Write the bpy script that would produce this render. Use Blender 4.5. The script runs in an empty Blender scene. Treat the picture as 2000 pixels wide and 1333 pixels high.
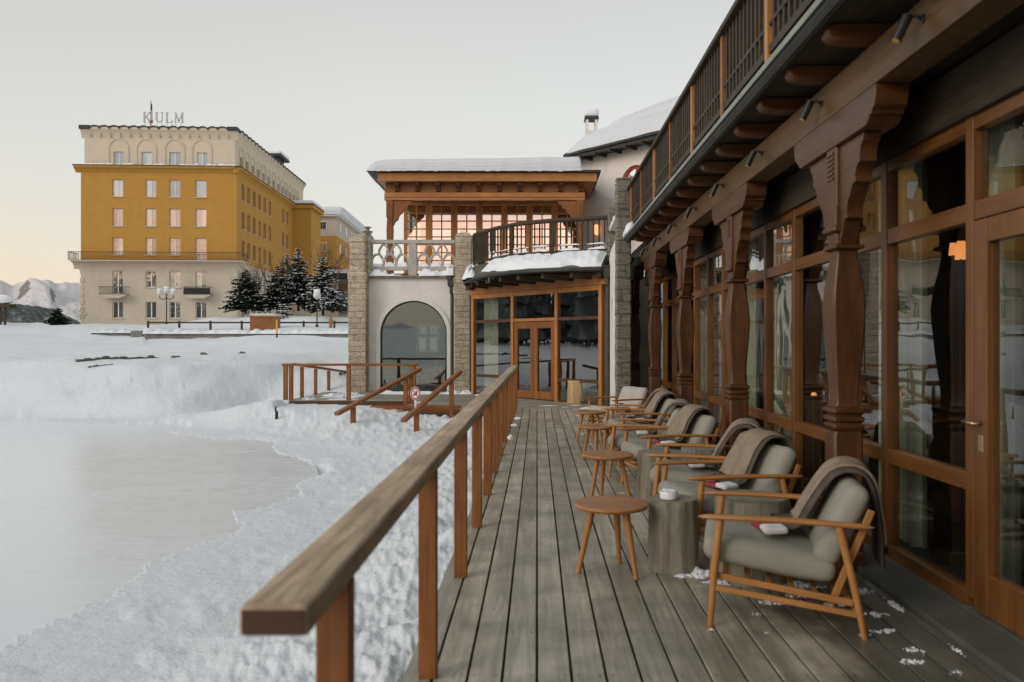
import bpy, math, random
import numpy as np
from mathutils import Vector, Matrix, noise as mnoise

C = bpy.context.scene
col = C.collection
R = math.radians
random.seed(7)

# ------------------------------------------------------------------ camera
cam_d = bpy.data.cameras.new('camera'); cam = bpy.data.objects.new('camera', cam_d); col.objects.link(cam)
cam.location = (0, 0, 1.45); cam.rotation_euler = (R(90), 0, 0)
cam_d.sensor_width = 36; cam_d.lens = 28.0
cam_d.shift_x = -0.0245; cam_d.shift_y = 0.00175
cam_d.clip_start = 0.05; cam_d.clip_end = 12000
cam_d.dof.use_dof = True; cam_d.dof.focus_distance = 19.0; cam_d.dof.aperture_fstop = 2.6
C.camera = cam

# ------------------------------------------------------------------ world
w = bpy.data.worlds.new('World'); C.world = w; w.use_nodes = True
nt = w.node_tree; nt.nodes.clear()
def wn(t, **k):
    n = nt.nodes.new(t)
    for a, b in k.items(): setattr(n, a, b)
    return n
def wmath(op, a, b=None, clamp=False):
    n = wn('ShaderNodeMath', operation=op, use_clamp=clamp)
    for i, v in enumerate((a, b)):
        if v is None: continue
        if isinstance(v, (int, float)): n.inputs[i].default_value = v
        else: nt.links.new(v, n.inputs[i])
    return n.outputs[0]
def wramp(fac, stops):
    n = wn('ShaderNodeValToRGB'); e = n.color_ramp.elements
    while len(e) < len(stops): e.new(0.5)
    for el, (p, c) in zip(e, stops): el.position = p; el.color = (*c, 1)
    nt.links.new(fac, n.inputs[0]); return n.outputs[0]
def wmix(f, a, b, mode='MIX'):
    n = wn('ShaderNodeMixRGB', blend_type=mode)
    for i, v in enumerate((f, a, b)):
        if isinstance(v, (int, float)): n.inputs[i].default_value = v if i == 0 else (v, v, v, 1)
        else: nt.links.new(v, n.inputs[i])
    return n.outputs[0]
tc = wn('ShaderNodeTexCoord'); sx = wn('ShaderNodeSeparateXYZ'); nt.links.new(tc.outputs['Generated'], sx.inputs[0])
zc = wmath('MAXIMUM', sx.outputs[2], 0.0)
front = wramp(zc, [(0, (0.79, 0.74, 0.67)), (0.10, (0.79, 0.765, 0.72)), (0.28, (0.76, 0.75, 0.725)), (0.40, (0.68, 0.67, 0.645)), (0.62, (0.46, 0.475, 0.475)), (1.0, (0.46, 0.49, 0.51))])
warm = wramp(zc, [(0, (0.98, 0.68, 0.46)), (0.07, (0.92, 0.73, 0.55)), (0.2, (0.75, 0.72, 0.67)), (0.36, (0.59, 0.59, 0.565)), (0.62, (0.44, 0.455, 0.455)), (1.0, (0.38, 0.41, 0.43))])
back = wramp(zc, [(0, (0.50, 0.52, 0.53)), (0.065, (0.58, 0.57, 0.55)), (0.105, (1.25, 0.68, 0.48)), (0.146, (1.60, 0.90, 0.66)), (0.168, (0.84, 0.86, 0.86)), (0.34, (0.95, 0.97, 0.96)), (0.62, (0.72, 0.74, 0.75)), (1.0, (0.38, 0.41, 0.43))])
fl = wmath('MULTIPLY_ADD', sx.outputs[0], -1.5); fl.node.inputs[2].default_value = -0.30; fl.node.use_clamp = True
fb = wmath('MULTIPLY_ADD', sx.outputs[1], -1.6); fb.node.inputs[2].default_value = 0.5; fb.node.use_clamp = True
c1 = wmix(fl, front, warm); c2 = wmix(fb, c1, back)
SUN_EL, SUN_AZ = 4.0, 233.0     # low, behind the camera to the left
sky = wn('ShaderNodeTexSky', sky_type='NISHITA'); sky.sun_disc = False
sky.sun_elevation = R(SUN_EL); sky.sun_rotation = R(SUN_AZ)
bg1 = wn('ShaderNodeBackground'); bg1.inputs[1].default_value = 0.90; nt.links.new(c2, bg1.inputs[0])
bg2 = wn('ShaderNodeBackground'); bg2.inputs[1].default_value = 0.05; nt.links.new(sky.outputs[0], bg2.inputs[0])
ad = wn('ShaderNodeAddShader'); nt.links.new(bg1.outputs[0], ad.inputs[0]); nt.links.new(bg2.outputs[0], ad.inputs[1])
wo = wn('ShaderNodeOutputWorld'); nt.links.new(ad.outputs[0], wo.inputs[0])
# ------------------------------------------------------------------ sun (soft, just over the horizon)
sl = bpy.data.lights.new('sun', 'SUN'); sl.energy = 1.25; sl.angle = R(30); sl.color = (1.0, 0.92, 0.84)
so = bpy.data.objects.new('sun', sl); col.objects.link(so)
dv = Vector((math.sin(R(SUN_AZ)), math.cos(R(SUN_AZ)), math.tan(R(24))))
so.rotation_euler = dv.to_track_quat('Z', 'Y').to_euler(); so.location = (-30, -40, 40)

C.view_settings.view_transform = 'Standard'; C.view_settings.look = 'None'
C.view_settings.exposure = 0.0; C.view_settings.gamma = 1.0
C.cycles.max_bounces = 8; C.cycles.transparent_max_bounces = 16; C.cycles.glossy_bounces = 4
C.cycles.caustics_reflective = False; C.cycles.caustics_refractive = False
C.cycles.use_denoising = True
C.cycles.sample_clamp_indirect = 6

# ------------------------------------------------------------------ materials
def mat(name):
    m = bpy.data.materials.new(name); m.use_nodes = True
    n = m.node_tree.nodes; return m, m.node_tree, n['Principled BSDF']
class NT:
    def __init__(s, m): s.t = m.node_tree
    def n(s, typ, **k):
        x = s.t.nodes.new(typ)
        for a, b in k.items(): setattr(x, a, b)
        return x
    def put(s, sock, v):
        if isinstance(v, bpy.types.NodeSocket): s.t.links.new(v, sock)
        elif isinstance(v, (tuple, list)) and len(v) == 3 and sock.type == 'RGBA': sock.default_value = (*v, 1)
        elif sock.type == 'RGBA' and isinstance(v, (int, float)): sock.default_value = (v, v, v, 1)
        else: sock.default_value = v
    def coord(s, scale=(1, 1, 1), which='Object'):
        t = s.n('ShaderNodeTexCoord'); m = s.n('ShaderNodeMapping'); s.put(m.inputs['Scale'], scale)
        s.t.links.new(t.outputs[which], m.inputs['Vector']); return m.outputs[0]
    def noise(s, vec, scale, detail=5, rough=0.55, dist=0.0):
        x = s.n('ShaderNodeTexNoise'); s.put(x.inputs['Vector'], vec); x.inputs['Scale'].default_value = scale
        x.inputs['Detail'].default_value = detail; x.inputs['Roughness'].default_value = rough; x.inputs['Distortion'].default_value = dist
        return x.outputs[0]
    def ramp(s, f, stops, interp='LINEAR'):
        x = s.n('ShaderNodeValToRGB'); e = x.color_ramp.elements; x.color_ramp.interpolation = interp
        while len(e) < len(stops): e.new(0.5)
        for el, (p, c) in zip(e, stops):
            el.position = p; el.color = (*c, 1) if isinstance(c, (tuple, list)) else (c, c, c, 1)
        s.put(x.inputs[0], f); return x.outputs[0]
    def mix(s, f, a, b, mode='MIX'):
        x = s.n('ShaderNodeMixRGB', blend_type=mode)
        for i, v in enumerate((f, a, b)): s.put(x.inputs[i], v)
        return x.outputs[0]
    def math(s, op, a, b=0.0, c=0.0):
        x = s.n('ShaderNodeMath', operation=op)
        for i, v in enumerate((a, b, c)): s.put(x.inputs[i], v)
        return x.outputs[0]
    def bump(s, h, strength=0.3, dist=0.01, normal=None):
        x = s.n('ShaderNodeBump'); x.inputs['Strength'].default_value = strength; x.inputs['Distance'].default_value = dist
        s.put(x.inputs['Height'], h)
        if normal is not None: s.put(x.inputs['Normal'], normal)
        return x.outputs[0]
    def island(s):
        return s.n('ShaderNodeNewGeometry').outputs['Random Per Island']
    def objrand(s):
        return s.n('ShaderNodeObjectInfo').outputs['Random']

def wood(name, c1, c2, axis='Z', rough=0.5, spec=0.4, grain=1.0, vary=0.25, bumpy=0.3, dirt=None, dirt_amt=0.5):
    m, t, p = mat(name); N = NT(m)
    sc = {'X': (0.06, 1, 1), 'Y': (1, 0.06, 1), 'Z': (1, 1, 0.06)}[axis]
    v = N.coord(sc)
    isl = N.island()
    off = N.n('ShaderNodeVectorMath', operation='ADD'); N.put(off.inputs[0], v)
    cmb = N.n('ShaderNodeCombineXYZ'); N.put(cmb.inputs[0], N.math('MULTIPLY', isl, 17.0)); N.put(cmb.inputs[1], N.math('MULTIPLY', isl, 31.0)); N.put(cmb.inputs[2], N.math('MULTIPLY', isl, 7.0))
    N.put(off.inputs[1], cmb.outputs[0])
    n1 = N.noise(off.outputs[0], 42 * grain, 6, 0.6, 0.8)
    n2 = N.noise(off.outputs[0], 7 * grain, 3, 0.5, 0.5)
    f = N.math('ADD', N.math('MULTIPLY', n1, 0.6), N.math('MULTIPLY', n2, 0.4))
    c = N.ramp(f, [(0.36, c1), (0.62, c2)])
    n3 = N.noise(off.outputs[0], 120 * grain, 3, 0.6, 1.2); n4 = N.noise(N.coord(), 3.1, 4, 0.6)
    c = N.mix(N.math('MULTIPLY', N.ramp(n3, [(0.30, 1.0), (0.38, 0.0)]), 0.55), c, tuple(x * 0.35 for x in c1))
    c = N.mix(N.math('MULTIPLY', N.ramp(n4, [(0.35, 1.0), (0.6, 0.0)]), 0.30), c, tuple(x * 0.7 for x in c1))
    br = N.math('ADD', N.math('MULTIPLY', isl, vary), 1.0 - vary / 2)
    c = N.mix(1.0, c, N.mix(0.0, br, br), 'MULTIPLY')
    if dirt:
        vd = N.coord((1, 1, 1)); nd = N.noise(vd, 2.3, 5, 0.6)
        c = N.mix(N.math('MULTIPLY', N.ramp(nd, [(0.42, 0.0), (0.66, 1.0)]), dirt_amt), c, dirt)
    N.put(p.inputs['Base Color'], c)
    N.put(p.inputs['Roughness'], N.ramp(n2, [(0.3, rough - 0.08), (0.7, rough + 0.1)]))
    p.inputs['Specular IOR Level'].default_value = spec
    N.put(p.inputs['Normal'], N.bump(n3, bumpy * 0.8, 0.003, N.bump(n1, bumpy, 0.004)))
    return m
def plain(name, c, rough=0.6, spec=0.4, metal=0.0, var=0.12, scale=6, bump=0.15, bscale=40, bd=0.005, stain=None, emit=None):
    m, t, p = mat(name); N = NT(m); v = N.coord()
    n = N.noise(v, scale, 6, 0.6)
    lo = tuple(x * (1 - var) for x in c); hi = tuple(min(1, x * (1 + var)) for x in c)
    cc = N.ramp(n, [(0.3, lo), (0.7, hi)])
    if stain:
        v2 = N.coord((1, 1, 0.25)); cc = N.mix(N.math('MULTIPLY', N.ramp(N.noise(v2, 1.1, 6, 0.65), [(0.48, 0.0), (0.72, 1.0)]), stain[1]), cc, stain[0])
    N.put(p.inputs['Base Color'], cc); p.inputs['Roughness'].default_value = rough; p.inputs['Metallic'].default_value = metal
    p.inputs['Specular IOR Level'].default_value = spec
    if bump: N.put(p.inputs['Normal'], N.bump(N.noise(v, bscale, 4, 0.6), bump, bd))
    if emit: N.put(p.inputs['Emission Color'], emit[0]); p.inputs['Emission Strength'].default_value = emit[1]
    return m

M = {}
for ax in 'XYZ':
    M['larch' + ax] = wood('larch_' + ax, (0.30, 0.112, 0.026), (0.52, 0.225, 0.058), ax, 0.42, 0.45, 0.8, 0.3)
    M['rail' + ax] = wood('rail_wood_' + ax, (0.165, 0.052, 0.010), (0.32, 0.120, 0.026), ax, 0.45, 0.4, 0.9, 0.35)
    M['brown' + ax] = wood('brown_wood_' + ax, (0.048, 0.019, 0.006), (0.115, 0.046, 0.014), ax, 0.38, 0.5, 0.6, 0.25)
    M['dark' + ax] = wood('aged_dark_wood_' + ax, (0.026, 0.019, 0.012), (0.072, 0.050, 0.029), ax, 0.6, 0.3, 0.9, 0.4, 0.4)
    M['grey' + ax] = wood('weathered_grey_wood_' + ax, (0.31, 0.225, 0.145), (0.66, 0.51, 0.355), ax, 0.65, 0.3, 0.8, 0.3, 0.45, dirt=(0.17, 0.12, 0.075), dirt_amt=0.35)
    M['chair' + ax] = wood('oiled_oak_' + ax, (0.36, 0.155, 0.042), (0.50, 0.235, 0.075), ax, 0.38, 0.45, 0.7, 0.15, 0.1)
M['window_wood'] = wood('window_frame_larch', (0.115, 0.045, 0.009), (0.21, 0.085, 0.019), 'Z', 0.36, 0.5, 0.5, 0.15, 0.1)
M['deckY'] = wood('terrace_boards_lengthwise', (0.26, 0.240, 0.180), (0.58, 0.525, 0.42), 'Y', 0.36, 0.6, 0.55, 0.42, 0.35, dirt=(0.15, 0.15, 0.105), dirt_amt=0.6)
M['deckX'] = wood('terrace_boards_crosswise', (0.22, 0.21, 0.16), (0.46, 0.42, 0.33), 'X', 0.5, 0.45, 0.55, 0.3, 0.35, dirt=(0.10, 0.105, 0.075), dirt_amt=0.5)
def _darken_boards():      # board colour goes darker towards the glass front, with a noisy edge
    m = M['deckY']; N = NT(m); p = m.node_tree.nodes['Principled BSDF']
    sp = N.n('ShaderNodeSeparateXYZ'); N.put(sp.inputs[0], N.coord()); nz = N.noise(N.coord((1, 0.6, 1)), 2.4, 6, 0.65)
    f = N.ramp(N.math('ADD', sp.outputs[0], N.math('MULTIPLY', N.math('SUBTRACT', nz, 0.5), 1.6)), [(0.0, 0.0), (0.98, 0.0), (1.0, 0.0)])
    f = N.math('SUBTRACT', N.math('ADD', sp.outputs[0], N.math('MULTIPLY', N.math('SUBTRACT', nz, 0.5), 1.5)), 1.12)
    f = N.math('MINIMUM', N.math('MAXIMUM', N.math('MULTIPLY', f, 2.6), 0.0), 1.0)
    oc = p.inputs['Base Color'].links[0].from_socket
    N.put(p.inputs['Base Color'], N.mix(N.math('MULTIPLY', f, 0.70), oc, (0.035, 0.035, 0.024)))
_darken_boards()
M['joist'] = wood('spruce_joists', (0.075, 0.030, 0.010), (0.17, 0.068, 0.022), 'X', 0.5, 0.4, 0.8, 0.3)
M['cream'] = plain('cream_render', (0.76, 0.715, 0.67), 0.85, 0.2, var=0.05, bump=0.2, bscale=60, stain=((0.42, 0.38, 0.33), 0.35))
M['trimwhite'] = plain('smooth_white_render', (0.74, 0.71, 0.66), 0.8, 0.2, var=0.04)
M['ochre'] = plain('ochre_render', (0.47, 0.25, 0.055), 0.85, 0.2, var=0.06, scale=1.2, stain=((0.40, 0.20, 0.05), 0.3))
M['beige'] = plain('beige_render', (0.51, 0.445, 0.365), 0.85, 0.2, var=0.05, scale=1.2, stain=((0.40, 0.345, 0.28), 0.35))
M['attic'] = plain('cream_attic_render', (0.60, 0.52, 0.405), 0.85, 0.2, var=0.05, scale=1.2, stain=((0.48, 0.42, 0.34), 0.35))
M['screw'] = plain('dark_screw_heads', (0.05, 0.045, 0.04), 0.5, 0.5, bump=0)
M['slate'] = plain('dark_slate', (0.035, 0.037, 0.036), 0.6, 0.4, var=0.3)
M['iron'] = plain('black_iron', (0.018, 0.018, 0.018), 0.42, 0.5, var=0.2, bump=0)
M['pipe'] = plain('dark_painted_metal', (0.045, 0.047, 0.045), 0.42, 0.5, var=0.2, bump=0)
M['steel'] = plain('brushed_steel', (0.35, 0.35, 0.34), 0.3, 0.5, metal=0.9, bump=0)
M['brass'] = plain('worn_brass_handle', (0.5, 0.38, 0.2), 0.3, 0.5, metal=0.9, bump=0)
M['gutter'] = plain('weathered_zinc', (0.055, 0.056, 0.050), 0.5, 0.4, var=0.3, scale=3)
M['cushion'] = plain('grey_linen_upholstery', (0.31, 0.295, 0.245), 0.95, 0.1, var=0.07, scale=8, bump=0.5, bscale=420, bd=0.002)
M['cushion2'] = plain('pale_linen_upholstery', (0.44, 0.40, 0.355), 0.95, 0.1, var=0.07, scale=8, bump=0.5, bscale=420, bd=0.002)
M['blanket'] = plain('brown_wool', (0.27, 0.215, 0.165), 1.0, 0.05, var=0.18, scale=14, bump=0.7, bscale=220, bd=0.004)
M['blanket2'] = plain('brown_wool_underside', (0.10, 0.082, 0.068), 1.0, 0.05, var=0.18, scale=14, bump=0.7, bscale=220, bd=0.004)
M['redwool'] = plain('red_wool', (0.30, 0.05, 0.05), 1.0, 0.05, var=0.2, bump=0.5, bscale=200)
M['whitewool'] = plain('white_wool', (0.72, 0.70, 0.68), 1.0, 0.05, var=0.05, bump=0.4, bscale=200)
M['ceramic'] = plain('white_ceramic', (0.80, 0.80, 0.82), 0.25, 0.5, var=0.02, bump=0)
M['signred'] = plain('sign_red', (0.60, 0.04, 0.05), 0.4, 0.5, var=0.05, bump=0)
M['signwhite'] = plain('sign_white', (0.8, 0.78, 0.76), 0.4, 0.5, var=0.03, bump=0)
M['signblack'] = plain('sign_black', (0.02, 0.02, 0.02), 0.5, 0.4, bump=0)
M['flagred'] = plain('flag_red', (0.5, 0.03, 0.04), 0.9, 0.1, bump=0)
M['redframe'] = plain('red_painted_window', (0.42, 0.03, 0.03), 0.5, 0.4, var=0.1)
M['letter'] = plain('pale_metal_letters', (0.46, 0.45, 0.43), 0.5, 0.4, bump=0)
M['ochrewood'] = plain('ochre_wood', (0.30, 0.17, 0.05), 0.7, 0.2)
M['yellow'] = plain('yellow_paint', (0.60, 0.36, 0.04), 0.5, 0.4, bump=0)
M['bark'] = plain('bark', (0.07, 0.05, 0.035), 0.9, 0.1, var=0.3, scale=10)
M['needle'] = plain('conifer_needles', (0.022, 0.035, 0.022), 0.8, 0.15, var=0.5, scale=3, bump=0)
M['snowywood'] = plain('snow_dusted_conifers', (0.10, 0.115, 0.11), 0.9, 0.1, var=0.3, scale=0.8, bump=0, stain=((0.50, 0.52, 0.54), 0.7))
M['needle2'] = plain('conifer_needles_far', (0.045, 0.06, 0.05), 0.8, 0.15, var=0.5, scale=0.4, bump=0)
M['twig'] = plain('bare_twigs', (0.13, 0.095, 0.065), 0.9, 0.1, var=0.3, bump=0)
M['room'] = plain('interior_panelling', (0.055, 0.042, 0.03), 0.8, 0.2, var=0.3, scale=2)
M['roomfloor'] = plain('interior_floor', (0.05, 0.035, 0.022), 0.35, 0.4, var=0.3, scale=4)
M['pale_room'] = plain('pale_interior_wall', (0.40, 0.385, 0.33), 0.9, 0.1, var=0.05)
M['curtain'] = plain('sage_curtain', (0.36, 0.36, 0.29), 0.95, 0.1, var=0.1, scale=5)
M['paper'] = plain('paper_notice', (0.6, 0.58, 0.54), 0.8, 0.1, bump=0)
M['kerb'] = plain('grey_stone_kerb', (0.10, 0.10, 0.085), 0.7, 0.3, var=0.2, scale=5)
M['lampglow'] = plain('lit_lampshade', (0.8, 0.4, 0.2), 0.6, 0.2, emit=((1.0, 0.33, 0.10), 1.1), bump=0)
M['spotlens'] = plain('lit_spot_lens', (0.5, 0.3, 0.1), 0.4, 0.2, emit=((1.0, 0.45, 0.15), 0.05), bump=0)
M['globe'] = plain('opal_globe', (0.62, 0.62, 0.60), 0.3, 0.4, bump=0)
M['dirtstone'] = plain('grey_stone_edging', (0.13, 0.12, 0.10), 0.8, 0.2, var=0.35, scale=5, bump=0.5, bscale=12, bd=0.03)
M['tracery'] = plain('cast_stone_tracery', (0.42, 0.39, 0.35), 0.8, 0.2, var=0.15, scale=5, bump=0.3, bscale=50)
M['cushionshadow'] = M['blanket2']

def snow_mat(name, c=(0.80, 0.825, 0.86), lump=0.5, lscale=9, fine=0.35, dist=0.05):
    m, t, p = mat(name); N = NT(m); v = N.coord()
    n1 = N.noise(v, lscale, 6, 0.62); n2 = N.noise(v, lscale * 7, 4, 0.6); n3 = N.noise(v, lscale * 0.12, 4, 0.5)
    cc = N.ramp(n3, [(0.3, tuple(x * 0.955 for x in c)), (0.7, c)])
    N.put(p.inputs['Base Color'], cc); p.inputs['Roughness'].default_value = 0.65; p.inputs['Specular IOR Level'].default_value = 0.25
    p.inputs['Subsurface Weight'].default_value = 0.0
    b1 = N.bump(n1, lump, dist); b2 = N.bump(n2, fine, dist * 0.25, b1)
    N.put(p.inputs['Normal'], b2); return m
M['snow'] = snow_mat('snow', (0.76, 0.79, 0.815), 0.55, 7, 0.35, 0.045)
M['snowroof'] = snow_mat('roof_snow', (0.66, 0.68, 0.71), 0.25, 3, 0.15, 0.06)
def _strata():
    m = M['snowroof']; N = NT(m); p = m.node_tree.nodes['Principled BSDF']; old = p.inputs['Normal'].links[0].from_socket
    s_ = N.noise(N.coord((0.25, 0.25, 7.0)), 2.2, 3, 0.5, 0.3); N.put(p.inputs['Normal'], N.bump(s_, 0.4, 0.12, old))
_strata()
M['snowsmall'] = snow_mat('clinging_snow', (0.82, 0.84, 0.87), 0.5, 14, 0.3, 0.03)

def ice_mat():
    m, t, p = mat('rink_ice'); N = NT(m)
    v = N.coord((0.35, 1.0, 1)); v2 = N.coord()
    big = N.noise(v2, 0.35, 5, 0.6); streak = N.noise(v, 5.0, 7, 0.7, 1.5); fine = N.noise(N.coord((0.5, 1.4, 1)), 24, 5, 0.7, 0.6)
    dust = N.ramp(N.math('ADD', N.math('MULTIPLY', big, 0.5), N.math('MULTIPLY', streak, 0.5)), [(0.40, 0.0), (0.60, 1.0)])
    c = N.mix(dust, (0.70, 0.765, 0.80), (0.78, 0.825, 0.85))
    ln = None
    for k_, (s_, dd_) in enumerate(((0.55, 0.5), (1.1, 1.0), (2.3, 0.8))):
        q_ = N.noise(N.coord((1, 1.6, 1 + k_)), s_, 2, 0.5, dd_); a_ = N.math('ABSOLUTE', N.math('SUBTRACT', N.math('FRACT', N.math('MULTIPLY', q_, 9.0)), 0.5))
        l_ = N.ramp(a_, [(0.0, 1.0), (0.03, 0.0)]); ln = l_ if ln is None else N.math('MAXIMUM', ln, l_)
    c = N.mix(N.math('MULTIPLY', ln, 0.35), c, (0.84, 0.86, 0.87))
    c = N.mix(N.ramp(streak, [(0.30, 0.6), (0.38, 0.0)]), c, (0.55, 0.59, 0.59))
    N.put(p.inputs['Base Color'], c)
    N.put(p.inputs['Roughness'], N.mix(dust, 0.12, 0.30)); p.inputs['IOR'].default_value = 1.5
    p.inputs['Specular IOR Level'].default_value = 0.6
    N.put(p.inputs['Normal'], N.bump(fine, 0.10, 0.012, N.bump(streak, 0.10, 0.03)))
    return m
M['ice'] = ice_mat()

def stone_mat(name, c1, c2, mortar, bw=0.42, bh=0.17, pit=0.9):
    m, t, p = mat(name); N = NT(m)
    tcn = N.n('ShaderNodeTexCoord'); sp = N.n('ShaderNodeSeparateXYZ'); N.put(sp.inputs[0], tcn.outputs['Object'])
    cb = N.n('ShaderNodeCombineXYZ'); N.put(cb.inputs[0], N.math('ADD', sp.outputs[0], N.math('MULTIPLY', sp.outputs[1], 1.0))); N.put(cb.inputs[1], sp.outputs[2])
    wob = N.noise(tcn.outputs['Object'], 6, 3); vv = N.n('ShaderNodeVectorMath', operation='ADD'); N.put(vv.inputs[0], cb.outputs[0])
    w2 = N.n('ShaderNodeVectorMath', operation='SCALE'); N.put(w2.inputs[0], wob); w2.inputs['Scale'].default_value = 0.02; N.put(vv.inputs[1], w2.outputs[0])
    b = N.n('ShaderNodeTexBrick'); N.put(b.inputs['Vector'], vv.outputs[0]); b.inputs['Scale'].default_value = 1.0
    b.inputs['Brick Width'].default_value = bw; b.inputs['Row Height'].default_value = bh; b.inputs['Mortar Size'].default_value = 0.008
    b.inputs['Mortar Smooth'].default_value = 0.3
    b.offset = 0.37; b.squash = 0.7; b.squash_frequency = 3; N.put(b.inputs['Color1'], c1); N.put(b.inputs['Color2'], c2); N.put(b.inputs['Mortar'], mortar)
    lay = N.noise(N.coord((1, 1, 5.5)), 7, 7, 0.72, 0.6)
    pitm = N.ramp(lay, [(0.40, 1.0), (0.47, 0.0)])
    c = N.mix(N.math('MULTIPLY', pitm, pit), b.outputs[0], tuple(x * 0.28 for x in c1))
    c = N.mix(N.math('MULTIPLY', N.ramp(N.noise(N.coord(), 1.7, 5), [(0.45, 0.0), (0.7, 1.0)]), 0.45), c, tuple(x * 0.6 for x in c2))
    N.put(p.inputs['Base Color'], c); p.inputs['Roughness'].default_value = 0.9; p.inputs['Specular IOR Level'].default_value = 0.2
    h = N.math('SUBTRACT', lay, N.math('MULTIPLY', b.outputs['Fac'], 0.5))
    N.put(p.inputs['Normal'], N.bump(h, 1.0, 0.06)); return m
M['stone'] = stone_mat('travertine_blocks', (0.72, 0.60, 0.46), (0.58, 0.49, 0.38), (0.40, 0.33, 0.25))
M['greystone'] = stone_mat('grey_weathered_stone', (0.36, 0.32, 0.25), (0.27, 0.245, 0.20), (0.14, 0.125, 0.10), 0.7, 0.22)
M['wallstone'] = stone_mat('terrace_wall_stone', (0.30, 0.285, 0.26), (0.25, 0.24, 0.22), (0.15, 0.14, 0.13), 2.4, 0.5, 0.4)

def log_mat(name, c1, c2):
    m, t, p = mat(name); N = NT(m)
    v = N.coord((1, 1, 0.08)); n = N.noise(v, 26, 6, 0.65, 0.6); n2 = N.noise(N.coord((1, 1, 0.3)), 5, 4)
    c = N.ramp(N.math('ADD', N.math('MULTIPLY', n, 0.6), N.math('MULTIPLY', n2, 0.4)), [(0.38, c1), (0.6, c2)])
    N.put(p.inputs['Base Color'], c); p.inputs['Roughness'].default_value = 0.7; N.put(p.inputs['Normal'], N.bump(n, 0.6, 0.01)); return m
M['log'] = log_mat('weathered_log', (0.11, 0.10, 0.07), (0.30, 0.27, 0.205))
M['logtop'] = plain('weathered_log_end', (0.23, 0.205, 0.15), 0.7, 0.3, var=0.2, scale=12)
M['logfresh'] = log_mat('fresh_log', (0.34, 0.215, 0.10), (0.56, 0.40, 0.22))

def glass_mat(name, tint=(0.90, 0.93, 0.90), gain=1.0, wob=0.02, rough=0.0):
    m = bpy.data.materials.new(name); m.use_nodes = True; t = m.node_tree; t.nodes.clear(); N = NT(m)
    tr = N.n('ShaderNodeBsdfTransparent'); N.put(tr.inputs[0], tint); gl = N.n('ShaderNodeBsdfGlossy'); gl.inputs['Roughness'].default_value = rough
    N.put(gl.inputs[0], (0.97, 0.97, 0.97))
    fr = N.n('ShaderNodeFresnel'); fr.inputs[0].default_value = 1.52
    b = N.bump(N.noise(N.coord((1, 1, 0.5)), 1.6, 2, 0.4), 1.0, wob * 0.12)
    N.put(gl.inputs['Normal'], b)
    f = N.math('MINIMUM', N.math('MULTIPLY', fr.outputs[0], gain), 1.0)
    # inner faces see the same Fresnel as outer ones: clamp the back side
    geo = N.n('ShaderNodeNewGeometry'); f = N.math('MULTIPLY', f, N.math('SUBTRACT', 1.0, geo.outputs['Backfacing']))
    mx = N.n('ShaderNodeMixShader'); N.put(mx.inputs[0], f); t.links.new(tr.outputs[0], mx.inputs[1]); t.links.new(gl.outputs[0], mx.inputs[2])
    o = N.n('ShaderNodeOutputMaterial'); t.links.new(mx.outputs[0], o.inputs[0]); return m
M['glass'] = glass_mat('window_glass', gain=1.8, wob=0.05)
M['glassclear'] = glass_mat('bay_glass', gain=4.0, wob=0.03)
M['glassup'] = glass_mat('upstairs_glass', (0.9, 0.92, 0.92), gain=16.0, wob=0.01)

def hotel_pane():
    m = bpy.data.materials.new('hotel_window_panes'); m.use_nodes = True; t = m.node_tree; N = NT(m); p = t.nodes['Principled BSDF']; r = N.objrand()
    N.put(p.inputs['Base Color'], N.ramp(r, [(0.0, (0.02, 0.022, 0.022)), (0.5, (0.07, 0.07, 0.065)), (1.0, (0.26, 0.25, 0.23))]))
    p.inputs['Roughness'].default_value = 0.5
    g = N.n('ShaderNodeBsdfGlossy'); g.inputs['Roughness'].default_value = 0.02
    N.put(g.inputs['Normal'], N.bump(N.noise(N.coord(), 1.3, 2), 0.5, 0.03))
    mx = N.n('ShaderNodeMixShader'); N.put(mx.inputs[0], N.math('ADD', 0.38, N.math('MULTIPLY', r, 0.22))); t.links.new(p.outputs[0], mx.inputs[1]); t.links.new(g.outputs[0], mx.inputs[2])
    t.links.new(mx.outputs[0], t.nodes['Material Output'].inputs[0]); return m
M['hotelpane'] = hotel_pane()

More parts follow.
